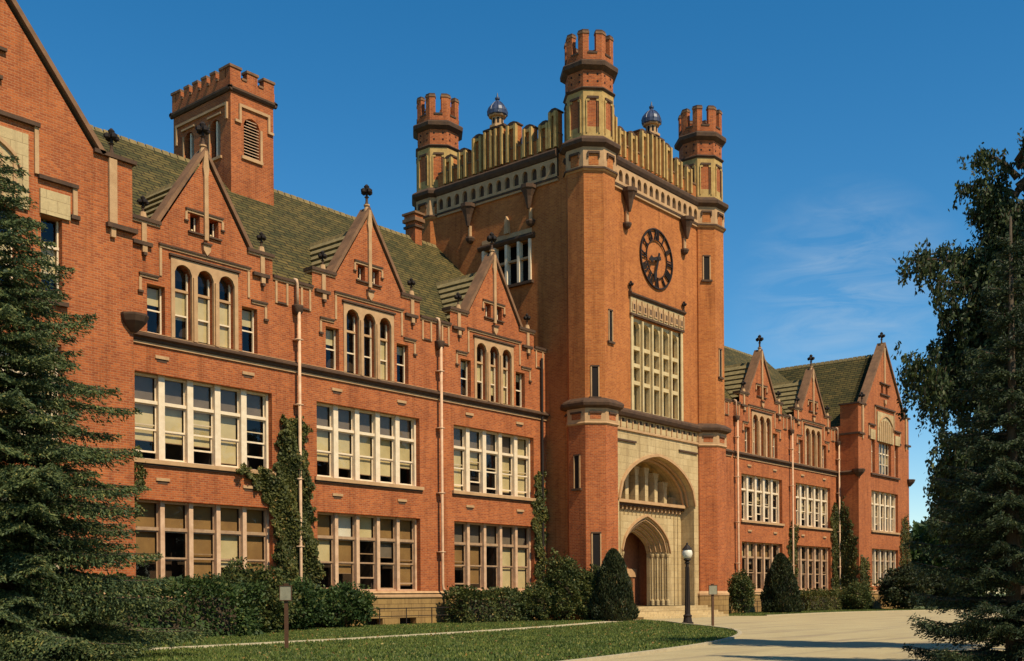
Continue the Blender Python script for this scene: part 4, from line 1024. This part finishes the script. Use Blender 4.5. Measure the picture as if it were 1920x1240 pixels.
def spruce(name, x, y, H, Rb, seed, mat, label, dens=1.0, leaf=(.13, .05), z0=.3, droop=.35, power=.8):
    rng = np.random.default_rng(seed); root = thing(name, (x, y, 0), label, 'tree')
    t = MB(); t.tube([(x, y, 0), (x, y, H*.4), (x, y, H)], [.26*H/14, .17*H/14, .02], 'bark', 8)
    C = []; D = []; tb = MB()
    z = z0
    while z < H-.25:
        f = 1-z/H; Lb = Rb*f**power; nb = int(6+7*f)
        a0 = rng.uniform(0, 6.28)
        for k in range(nb):
            a = a0+6.283*k/nb+rng.normal(0, .14); L_ = Lb*rng.uniform(.68, 1.12); zz = z+rng.uniform(-.15, .15)
            dr = np.array([math.cos(a), math.sin(a), 0]); sd_ = np.array([-dr[1], dr[0], 0])
            def pos(s): return np.array([x, y, zz])+dr*(L_*s)+np.array([0, 0, 1])*(.10*L_*s-droop*L_*s*s+.20*L_*s**4)
            t.tube([pos(0), pos(.35), pos(.7), pos(.98)], [.035*f+.012, .03*f+.01, .015, .006], 'bark', 4)
            ns = max(5, int(L_*7.5*dens))
            for j in range(ns):
                s = .12+.88*(j+rng.uniform(0, 1))/ns; c = pos(s); wd = (.42*L_*(1-s)**.75+.1)*rng.uniform(.6, 1.1)
                for sg in (-1, 1):
                    # side spray: a curved twig with needles all along it
                    npt = max(4, int(wd*30*dens)); q = np.linspace(.03, 1, npt)[:, None]
                    dv = sd_*sg*.8+dr*.6; tw = c+dv*wd*q+np.array([0, 0, -1.0])*(wd*.42*q**1.6)+rng.normal(0, .022, (npt, 3))
                    C.append(tw); D.append(np.tile(dv+np.array([0, 0, -.4]), (npt, 1))+rng.normal(0, .45, (npt, 3)))
                # hanging tuft
                npt = int(6*dens); C.append(c+rng.normal(0, .04, (npt, 3))+np.array([0, 0, -.05])); D.append(np.tile(dr+np.array([0, 0, -.3]), (npt, 1))+rng.normal(0, .4, (npt, 3)))
        z += .34+.10*f
    C = np.concatenate(C); D = np.concatenate(D)
    t.build('trunk', root, True); leafmesh('crown', C, D, rng.uniform(.7, 1.3, len(C))*leaf[0], rng.uniform(.7, 1.3, len(C))*leaf[1], mat, root, None, rng)
    print(name, len(C)); return root

def blob_core(mb, c, r, mat, rng, sq=0, n=14, m_=9):
    """dark woody heart inside a shrub"""
    Pn = []; F_ = []
    for j in range(m_+1):
        th = math.pi*j/m_
        for i in range(n):
            ph = 2*math.pi*i/n; k = 1+rng.normal(0, .05)
            Pn.append((c[0]+r[0]*k*math.sin(th)*math.cos(ph), c[1]+r[1]*k*math.sin(th)*math.sin(ph), max(.02, c[2]+r[2]*k*math.cos(th))))
    for j in range(m_):
        for i in range(n): F_.append((j*n+i, j*n+(i+1) % n, (j+1)*n+(i+1) % n, (j+1)*n+i))
    mb.add(Pn, F_, mat)

def shrub(name, label, cat, x, y, rx, ry, h, seed, mat='bush_leaf', n=5000, shape='round', leaf=(.10, .06), group=None, rot=0):
    rng = np.random.default_rng(seed); root = thing(name, (x, y, 0), label, cat, group)
    core = MB(); N = n
    if shape == 'cone':
        z = rng.uniform(0, 1, N)**1.25; prof = np.minimum(1, (1-z)**.52*1.02)*np.where(z < .12, .82+1.5*z, 1)
        a = rng.uniform(0, 6.283, N); rr = prof*(1-.30*rng.random(N)**2)*(1+.07*np.sin(a*5+z*9)+.06*np.sin(a*3-z*17))
        C = np.stack([np.cos(a)*rr*rx, np.sin(a)*rr*ry, z*h+.05], 1)
        D = np.stack([np.cos(a)*.5, np.sin(a)*.5, np.full(N, 1.2)], 1)+rng.normal(0, .4, (N, 3))
        core.ring(x, y, [(.02, rx*.7), (h*.15, rx*.66), (h*.5, rx*.48), (h*.8, rx*.22), (h*.97, .03)], 'void', 14, 0)
    else:
        k = max(5, int(6+rx*ry*3)); cl = rng.uniform(-1, 1, (k, 3)); cl[:, 2] = rng.uniform(.25, 1, k)
        if shape == 'box':
            u = rng.uniform(-1, 1, (N, 3)); ar = np.array([ry*h, rx*h, rx*ry*2]); ax = rng.choice(3, N, p=ar/ar.sum()); sg = rng.choice([-1, 1], N); u[np.arange(N), ax] = sg*(1-.22*rng.random(N)**1.5)
            C = np.stack([u[:, 0]*rx, u[:, 1]*ry, (u[:, 2]*.5+.5)*h], 1)
            C[:, 2] *= 1+.09*np.sin(C[:, 0]*2.1+seed)+.06*np.sin(C[:, 0]*5.3)+.04*np.sin(C[:, 0]*11); C[:, 1] += .14*np.sin(C[:, 0]*3.1+C[:, 2]*2.3)*ry; C += rng.normal(0, .06, C.shape)
            D = u+rng.normal(0, .8, (N, 3)); core.box(Fr((x, y), (1, 0), (0, -1)), -rx*.8, rx*.8, .02, h*.75, -ry*.6, ry*.6, 'bark')
        else:
            d = rng.normal(size=(N, 3)); d /= np.linalg.norm(d, axis=1, keepdims=True); d[:, 2] = np.where(rng.random(N) < .3, -.72*np.abs(d[:, 2]), np.abs(d[:, 2]))
            lump = 1+.17*np.sin(d[:, 0]*6+seed)*np.cos(d[:, 1]*5)+.13*np.sin(d[:, 2]*9+d[:, 0]*7+seed*2)+.09*np.sin(d[:, 0]*17+d[:, 1]*13)+.07*np.sin(d[:, 2]*23+d[:, 0]*19)+np.where(rng.random(N) < .05, rng.uniform(0, .16, N), 0)
            rr = lump*(1-.35*rng.random(N)**1.7)+rng.normal(0, .025, N)
            C = d*rr[:, None]*np.array([rx, ry, h*.56])+np.array([0, 0, h*.45]); C[:, 2] = np.maximum(C[:, 2], .03)
            D = d+rng.normal(0, .8, (N, 3)); blob_core(core, (x, y, h*.43), (rx*.58, ry*.58, h*.36), 'bark', rng)
    if rot:
        c_, s_ = math.cos(rot), math.sin(rot); M_ = np.array([[c_, -s_, 0], [s_, c_, 0], [0, 0, 1]])
        C = C@M_.T; core.v = [(x+(a-x)*c_-(b-y)*s_, y+(a-x)*s_+(b-y)*c_, z) for a, b, z in core.v]
    C = C+np.array([x, y, 0])
    core.build('stems', root); leafmesh('foliage', C, D, rng.uniform(.7, 1.6, N)*leaf[0]*1.25, rng.uniform(.7, 1.6, N)*leaf[1]*1.25, mat, root, None, rng)
    return root

def ivy(label, fr, poly, seed, n, bulge=.22, mat='ivy_leaf', leaf=(.13, .10), stem=None, name='climbing_ivy'):
    rng = np.random.default_rng(seed); poly = np.array(poly, float); lo = poly.min(0); hi = poly.max(0)
    def inside(Pn):
        c = np.zeros(len(Pn), bool); m_ = len(poly)
        for i in range(m_):
            (x1, y1), (x2, y2) = poly[i], poly[(i+1) % m_]
            if y1 == y2: continue
            k = ((y1 > Pn[:, 1]) != (y2 > Pn[:, 1])) & (Pn[:, 0] < (x2-x1)*(Pn[:, 1]-y1)/(y2-y1)+x1); c ^= k
        return c
    pts = []; tot = 0
    while tot < n:
        q = lo-.15+rng.random((n, 2))*(hi-lo+.3); w_ = np.stack([.12*np.sin(q[:, 1]*5.1+seed)+.08*np.sin(q[:, 1]*13), .12*np.sin(q[:, 0]*6.3)+.08*np.sin(q[:, 0]*15+seed)], 1)
        q = q[inside(q+w_)]; thin = .75+.35*np.sin(q[:, 0]*4.3+seed)*np.sin(q[:, 1]*3.1); q = q[rng.random(len(q)) < thin+.35]
        pts.append(q); tot += len(q)
    q = np.concatenate(pts)[:n]
    dep = .03+bulge*rng.random(n)*(.6+.4*np.sin(q[:, 0]*3.7+q[:, 1]*2.3+seed))
    base = np.array(fr.p(0, 0, 0)); U = np.array(fr.p(1, 0, 0))-base; Nn = np.array(fr.p(0, 0, 1))-base
    C = base+U*q[:, :1]+np.array([0, 0, 1.])*q[:, 1:]+Nn*dep[:, None]
    D = U*rng.normal(0, .5, (n, 1))+np.array([0, 0, -1.])+Nn*.5+rng.normal(0, .4, (n, 3))
    cx_, = [float(q[:, 0].mean())]; o = fr.p(cx_, 0, 0)
    root = thing(name, o, label, 'ivy', 'ivy on the brick walls')
    leafmesh('foliage', C, D, rng.uniform(.6, 1.4, n)*leaf[0], rng.uniform(.6, 1.4, n)*leaf[1], mat, root, None, rng)
    m = MB()
    zt = hi[1]; ub = cx_ if stem is None else stem
    for k in range(5):
        u = ub+rng.uniform(-.3, .3); pts_ = [fr.p(u, 0, .04)]
        tq = q[rng.integers(0, n)]
        for s in (.3, .6, 1): pts_.append(fr.p(u+(tq[0]-u)*s, max(.3, tq[1]*s), .04))
        m.tube(pts_, [.03, .022, .016, .008], 'bark', 5)
    m.build('stem', root)
    return root

# ------------------------------------------------------------------ planting
ivy('broad ivy column climbing the brick pier and white downpipe between the first two window bays', F0, [(29.0, 0), (31.9, 0), (31.6, 2.6), (31.25, 5), (30.95, 7.6), (30.95, 8.7), (30.4, 9.15), (29.65, 8.9), (29.45, 7.6), (29.3, 6.5), (28.3, 6.75), (27.2, 6.6), (28.2, 6.1), (28.8, 5.4), (29.25, 4.6), (29.3, 2)], 11, 26000, .40, leaf=(.13, .105), stem=30.1)
ivy('narrow ivy strand hanging at the corner beside the large left spruce', F0, [(22.2, 4.2), (22.7, 4.4), (23.0, 5.6), (23.3, 6.7), (22.9, 7.0), (22.3, 7.1), (22.0, 6)], 12, 900, .2, stem=22.5)
ivy('slim ivy patch in the shaded corner where the left wing meets the clock tower', F0, [(46.9, 2.2), (47.6, 1), (47.9, 6), (47.75, 8.0), (47.1, 8.2), (46.8, 6.5), (46.7, 5), (46.95, 3.6)], 13, 4200, .25, stem=47.4)
ivy('thin ivy around the second downpipe of the right wing', F0, [(77.6, 0), (79.9, 0), (79.6, 1.6), (79.2, 3.5), (79.6, 6.5), (78.4, 6.8), (77.9, 5), (77.9, 3)], 14, 4200, .22, stem=78.4)
ivy('tall ivy column on the last pier of the right wing', F0, [(85.9, 0), (87.15, 0), (87.15, 8.9), (86.3, 8.6), (85.6, 7.6), (86.0, 5), (85.9, 3)], 15, 5200, .3, stem=86.6)
ivy('dense ivy sheet covering the shaded side wall of the right pavilion', leftf(87.2), [(35.72, 0), (37.45, 0), (37.4, 9.0), (37.0, 9.3), (36.3, 7.4), (35.8, 5.4)], 16, 7500, .3, stem=36.6)
ivy('low rounded ivy at the front corner of the right pavilion', front(35.67), [(87.0, 0), (89.3, 0), (89.2, 2.4), (88.5, 4.2), (87.7, 4.4), (87.1, 3.6)], 17, 3200, .3, stem=88.1)
ivy('ivy on the far right corner of the right pavilion behind the spruce', front(35.67), [(96.2, 0), (98.6, 0), (98.5, 6.5), (97.6, 8.4), (96.6, 7.6), (96.1, 5)], 18, 4200, .3, stem=97.3)

spruce('spruce_tree', 11.0, 23.6, 11.2, 4.15, 3, 'spruce_needles', 'large green spruce in front of the left end of the building', 1.45, (.10, .032), power=.62)
spruce('spruce_tree', 20.35, 5.55, 7.9, 2.0, 5, 'dark_needles', 'dark spruce with flat spreading boughs at the right edge by the drive', 1.9, (.075, .022), droop=.22)

def weeping(name, x, y, H, seed, label, limbs, mat='birch_leaf', k_=.70):
    x *= k_; y *= k_; H *= k_; limbs = [(a*k_, b, c*k_, d*k_, e, f_*k_) for a, b, c, d, e, f_ in limbs]
    rng = np.random.default_rng(seed); root = thing(name, (x, y, 0), label, 'tree')
    t = MB(); t.tube([(x, y, 0), (x+.1, y, H*.35), (x-.1, y+.1, H*.7), (x, y, H*.93)], [.28, .2, .10, .02], 'bark', 8)
    C = []; D = []
    for (zb, az, ln, rise, nst, sl) in limbs:
        d = np.array([math.cos(az), math.sin(az), 0])
        def pos(s): return np.array([x, y, zb])+d*ln*s+np.array([0, 0, 1])*(rise*(s*2-s*s*1.25)*1.0)
        t.tube([pos(s) for s in (0, .25, .5, .75, 1)], [.09, .06, .04, .025, .01], 'bark', 5)
        for k in range(nst):
            s = .12+.9*((k+rng.random())/nst)**.8; p = pos(min(s, 1))+rng.normal(0, .28*min(ln/3, 1.2), 3)*np.array([1, 1, .7]); L_ = sl*rng.uniform(.3, 1.15)*(1 if s < .85 else .6)
            npt = max(5, int(L_*34)); q = np.linspace(0, 1, npt)[:, None]
            out = d*rng.uniform(0, .5)+rng.normal(0, .2, 3); out[2] = 0
            st = p+out*L_*(q**.6)*.8+np.array([0, 0, -1.])*L_*q**1.35
            t.tube([st[0], st[npt//2], st[-1]], [.012, .008, .004], 'bark', 3)
            for r_ in range(2):
                C.append(st+rng.normal(0, .055, st.shape)); D.append(np.tile([0, 0, -1.], (npt, 1))+out*.5+rng.normal(0, .5, st.shape))
    C = np.concatenate(C); D = np.concatenate(D)
    t.build('trunk', root); leafmesh('crown', C, D, rng.uniform(.6, 1.4, len(C))*.115, rng.uniform(.6, 1.4, len(C))*.06, mat, root, None, rng); print(name, len(C))
rg = random.Random(4)
# azimuth pointing left in the picture is about +132 degrees (across the view axis)
LEFT = FWD+math.pi/2
limbs = [(rg.uniform(12.4, 16.4), rg.uniform(0, 6.28), rg.uniform(.9, 1.9), rg.uniform(.4, .9), 30, rg.uniform(.7, 1.2)) for k in range(26)]
for k in range(64):
    zb = rg.uniform(3.4, 12.6); az = rg.uniform(0, 6.28); ln = rg.uniform(1.6, 2.9)*(1.15-zb/22); limbs.append((zb, az, ln, rg.uniform(.5, 1.6), int(24+ln*12), rg.uniform(.9, 1.8)))
for zb, da, ln, rise, nst, sl in ((11.7, .05, 3.7, 1.5, 56, .75), (12.0, -.3, 3.4, 1.7, 46, .9), (11.2, .35, 3.3, .9, 50, 1.2), (10.6, .1, 2.6, .6, 50, 1.9), (9.8, -.2, 2.5, .6, 50, 1.9), (12.9, .1, 1.6, 1.9, 26, .6), (15.6, .1, 1.5, .9, 30, .7), (15.0, -.6, 1.7, .8, 30, .8), (14.3, .4, 1.4, .8, 30, .9), (15.3, 2.6, 1.7, .8, 30, .9), (14.0, 1.6, 1.9, .8, 34, 1.0), (8.6, .1, 3.7, 1.1, 75, 1.3), (8.4, -.35, 3.3, 1.1, 64, 1.4), (6.2, .3, 2.9, .9, 70, 1.8), (5.4, 0, 2.6, .9, 70, 1.8), (8.0, .25, 3.0, .9, 50, 1.6)):
    limbs.append((zb, LEFT+da, ln, rise, nst, sl))
weeping('weeping_birch', 38.6, 10.3, 16.6, 9, 'tall drooping tree rising behind the dark spruce at the right edge', limbs)

G = 'shrubs along the foot of the building'
shrub('conifer_shrub', 'dark cone-shaped evergreen standing left of the entrance arch', 'shrub', 47.0, 32.35, 1.25, 1.25, 3.65, 21, 'conifer_leaf', 14000, 'cone', (.12, .045), 'clipped cone evergreens')
shrub('conifer_shrub', 'dark rounded cone evergreen in front of the first bay right of the tower', 'shrub', 71.2, 34.8, 1.5, 1.5, 4.1, 22, 'conifer_leaf', 12000, 'cone', (.14, .055), 'clipped cone evergreens')
shrub('leafy_bush', 'tall loose bush in the corner at the left foot of the clock tower', 'shrub', 45.6, 34.6, 1.15, 1.0, 3.2, 23, 'bush_leaf', 9000, group=G)
shrub('leafy_bush', 'grey-green bush between the tall corner bush and the cone evergreen', 'shrub', 46.9, 33.7, .95, .9, 2.6, 24, 'bush_leaf', 6500, group=G)
shrub('hedge', 'clipped hedge below the third window bay, left of the tower', 'hedge', 41.6, 36.1, 2.6, .7, 1.55, 25, 'bush_leaf', 10000, 'box', group=G)
shrub('leafy_bush', 'low bush at the tower end of the clipped hedge', 'shrub', 44.6, 35.3, 1.2, .9, 1.9, 26, 'bush_leaf', 6000, group=G)
shrub('leafy_bush', 'dark spreading bush beside the basement railing', 'shrub', 31.5, 35.9, 1.6, 1.0, 1.75, 27, 'hedge_leaf', 9000, group=G)
shrub('leafy_bush', 'large rounded bush under the lower left window', 'shrub', 24.7, 33.4, 1.75, 1.6, 2.35, 28, 'bush_leaf', 15000, group=G)
shrub('hedge', 'long dark green hedge behind the foot of the left spruce', 'hedge', 19.6, 32.2, 4.2, 1.2, 1.8, 29, 'hedge_leaf', 20000, 'box', group=G)
shrub('leafy_bush', 'green bush just left of the ivy column', 'shrub', 28.1, 35.0, 1.5, 1.1, 1.9, 30, 'hedge_leaf', 9000, group=G)
shrub('leafy_bush', 'small bush at the downpipe just right of the tower', 'shrub', 67.6, 36.0, 1.0, .8, 2.7, 31, 'bush_leaf', 6000, group=G)
shrub('hedge', 'low hedge under the last window bay of the right wing', 'hedge', 82.0, 36.4, 4.2, .6, 1.5, 32, 'ivy_leaf', 9000, 'box', group=G)
shrub('leafy_bush', 'broad dark bush in front of the right pavilion', 'shrub', 89.3, 32.6, 2.7, 1.7, 3.3, 33, 'conifer_leaf', 13000, leaf=(.16, .09), group=G)
shrub('leafy_bush', 'dark bush at the right edge of the right pavilion behind the spruce', 'shrub', 93.4, 30.6, 2.2, 1.6, 3.0, 34, 'conifer_leaf', 9000, leaf=(.16, .09), group=G)
shrub('leafy_bush', 'reddish green bush at the inner corner of the right pavilion', 'shrub', 85.3, 35.0, 1.5, 1.0, 2.1, 35, 'bush_leaf', 6000, group=G)

# ------------------------------------------------------------------ street furniture
L0 = thing('street_lamp', (43.68, 25.97, 0), 'black iron lamp post with a white globe in front of the entrance', 'lamp post')
m = MB(); x, y = 43.68, 25.97
m.ring(x, y, [(0, .26), (.06, .26), (.1, .2), (.3, .17), (.38, .2), (.44, .13), (.8, .105), (2.6, .075), (2.75, .07), (2.8, .12), (2.86, .08)], 'iron', 12, 0)
for k in range(8): a = R(45*k); m.tube([(x+.12*math.cos(a), y+.12*math.sin(a), .5), (x+.085*math.cos(a), y+.085*math.sin(a), 2.6)], .014, 'iron', 4)
for s in (-1, 1): m.tube([(x, y, 2.74), (x+s*.22, y, 2.74)], .018, 'iron', 6)
m.build('post', L0)
m = MB(); m.ring(x, y, [(2.86, .08), (2.93, .17), (3.0, .13)], 'iron', 12, 0); m.build('collar', L0)
m = MB(); m.ring(x, y, [(2.98, .12), (3.05, .19), (3.18, .235), (3.3, .22), (3.4, .19)], 'opal', 16, 0); m.build('globe', L0, True)
m = MB(); m.ring(x, y, [(3.39, .22), (3.42, .22), (3.5, .15), (3.58, .09), (3.63, .04), (3.66, .06), (3.72, .015)], 'iron', 12, 0); m.build('cap', L0)

def sign(x, y, h, w, ph, name, label, rot):
    s = thing(name, (x, y, 0), label, 'sign')
    c_, s_ = math.cos(rot), math.sin(rot); f_ = Fr((x, y), (c_, s_), (s_, -c_))
    m = MB(); m.box(f_, -.045, .045, 0, h, -.045, .045, 'sign_post'); m.box(f_, -.055, .055, h, h+.03, -.055, .055, 'sign_post'); m.build('post', s)
    m = MB(); m.box(f_, -w, w, h-ph-.05, h-.04, .046, .075, 'sign_grey')
    for a_, b_, c2, d2 in ((-w-.015, w+.015, h-.04, h-.02), (-w-.015, w+.015, h-ph-.07, h-ph-.05), (-w-.015, -w, h-ph-.05, h-.04), (w, w+.015, h-ph-.05, h-.04)): m.box(f_, a_, b_, c2, d2, .04, .085, 'sign_post')
    m.build('panel', s); return s
sign(17.83, 22.36, 1.66, .14, .34, 'sign_post', 'small pale sign box on a brown post before the left bushes', FWD-math.pi/2+.0)
sign(40.52, 22.89, 1.75, .17, .36, 'sign_post', 'small dark square sign on a thin post right of the lamp post', FWD-math.pi/2+.15)
bpy.data.objects['sign_post']; 
def railing(x0, x1, y, h, label, posts, mid=True):
    s = thing('iron_railing', ((x0+x1)/2, y, 0), label, 'railing', 'railings at the basement windows')
    m = MB(); m.tube([(x0, y, h), (x1, y, h)], .025, 'iron', 6)
    if mid: m.tube([(x0, y, h*.55), (x1, y, h*.55)], .02, 'iron', 6)
    m.build('rail', s)
    for p_ in posts:
        m = MB(); m.tube([(p_, y, 0), (p_, y, h+.03)], .026, 'iron', 6); m.build('post', s)
railing(32.6, 39.2, 36.5, .80, 'thin iron railing in front of the basement windows left of the hedge', (32.6, 34.4, 36.1, 37.8, 39.2))
railing(67.9, 70.6, 35.6, .85, 'short iron railing just right of the entrance tower', (67.9, 69.2, 70.6))

def pip(Pn, poly):
    c = np.zeros(len(Pn), bool); m_ = len(poly)
    for i in range(m_):
        (x1, y1), (x2, y2) = poly[i], poly[(i+1) % m_]
        if y1 == y2: continue
        c ^= ((y1 > Pn[:, 1]) != (y2 > Pn[:, 1])) & (Pn[:, 0] < (x2-x1)*(Pn[:, 1]-y1)/(y2-y1)+x1)
    return c
# distant trees behind the right end
for k, (x, y, h_, w_) in enumerate(((128, 42, 9, 6), (140, 30, 10, 7), (120, 26, 7.5, 5.5))):
    shrub('broadleaf_tree', ('round green tree far beyond the right pavilion', 'wide green tree far off behind the dark spruce', 'lower green tree far off right of the bushes')[k], 'tree', x, y, w_, w_, h_, 50+k, 'hedge_leaf', 9000, leaf=(.5, .35), group='trees beyond the building')

rng = np.random.default_rng(78)
qf = np.stack([rng.uniform(8, 70, 9000), rng.uniform(12, 36, 9000)], 1); nn_ = np.sin(qf[:, 0]*.9)*np.sin(qf[:, 1]*.7+1); qf = qf[(nn_ > -.1) & ~pip(qf, DRIVE) & (rng.random(len(qf)) < .45)]
Cf = np.stack([qf[:, 0], qf[:, 1], rng.uniform(.02, .09, len(qf))], 1); Df = rng.normal(size=Cf.shape); Df[:, 2] *= .25
lf = leafmesh('fallen_leaves', Cf, Df, rng.uniform(.05, .10, len(Cf)), rng.uniform(.04, .07, len(Cf)), 'dry_leaf', None, None, rng); tag(lf, 'dry tan leaves scattered over the lawn', 'leaves', kind='stuff')

# tree belt added unseen behind the viewpoint, so the windows reflect something dark
rngw = np.random.default_rng(5); Cw = []
for x in np.arange(28, 230, 11.5):
    yy = -17-rngw.uniform(0, 9); hh = rngw.uniform(15, 21); d = rngw.normal(size=(2600, 3)); d /= np.linalg.norm(d, axis=1, keepdims=True)
    Cw.append(np.array([x, yy, hh*.55])+d*np.array([6.5, 5, hh*.5])*(1-.5*rngw.random((2600, 1))**1.5))
Cw = np.concatenate(Cw); Cw[:, 2] = np.maximum(Cw[:, 2], .3)
w_ = leafmesh('reflection_trees', Cw, rngw.normal(size=Cw.shape), 1.3, .9, 'hedge_leaf', None, None, rngw); tag(w_, 'belt of dark broadleaf trees added behind the viewpoint for window reflections', 'wood', kind='stuff')

# grass: short blades over the near lawn
rng = np.random.default_rng(77)
from mathutils.geometry import intersect_point_tri_2d
q = np.stack([rng.uniform(5, 90, 420000), rng.uniform(11, 37.3, 420000)], 1)
q = q[~pip(q, DRIVE)]
pc = np.array(pathc); py = np.interp(q[:, 0], pc[:, 0], pc[:, 1]); q = q[(np.abs(q[:, 1]-py) > .68) | (q[:, 0] > 49.6)]
th = np.arctan2(q[:, 1], q[:, 0])-FWD; q = q[(th > -.46) & (th < .5)]
q = q[rng.random(len(q)) < np.clip(38/np.hypot(q[:, 0], q[:, 1]), .25, 1)]
N = min(len(q), 150000); q = q[:N]; hgt = rng.uniform(.04, .10, N)
C = np.stack([q[:, 0], q[:, 1], hgt*.5], 1); D = np.stack([rng.normal(0, .3, N), rng.normal(0, .3, N), np.ones(N)], 1)
g = leafmesh('grass', C, D, hgt, .035, 'grass_blade', None, None, rng); tag(g, 'short green and straw-coloured lawn grass around the drive', 'grass', kind='stuff')
print('objects', len(bpy.data.objects))
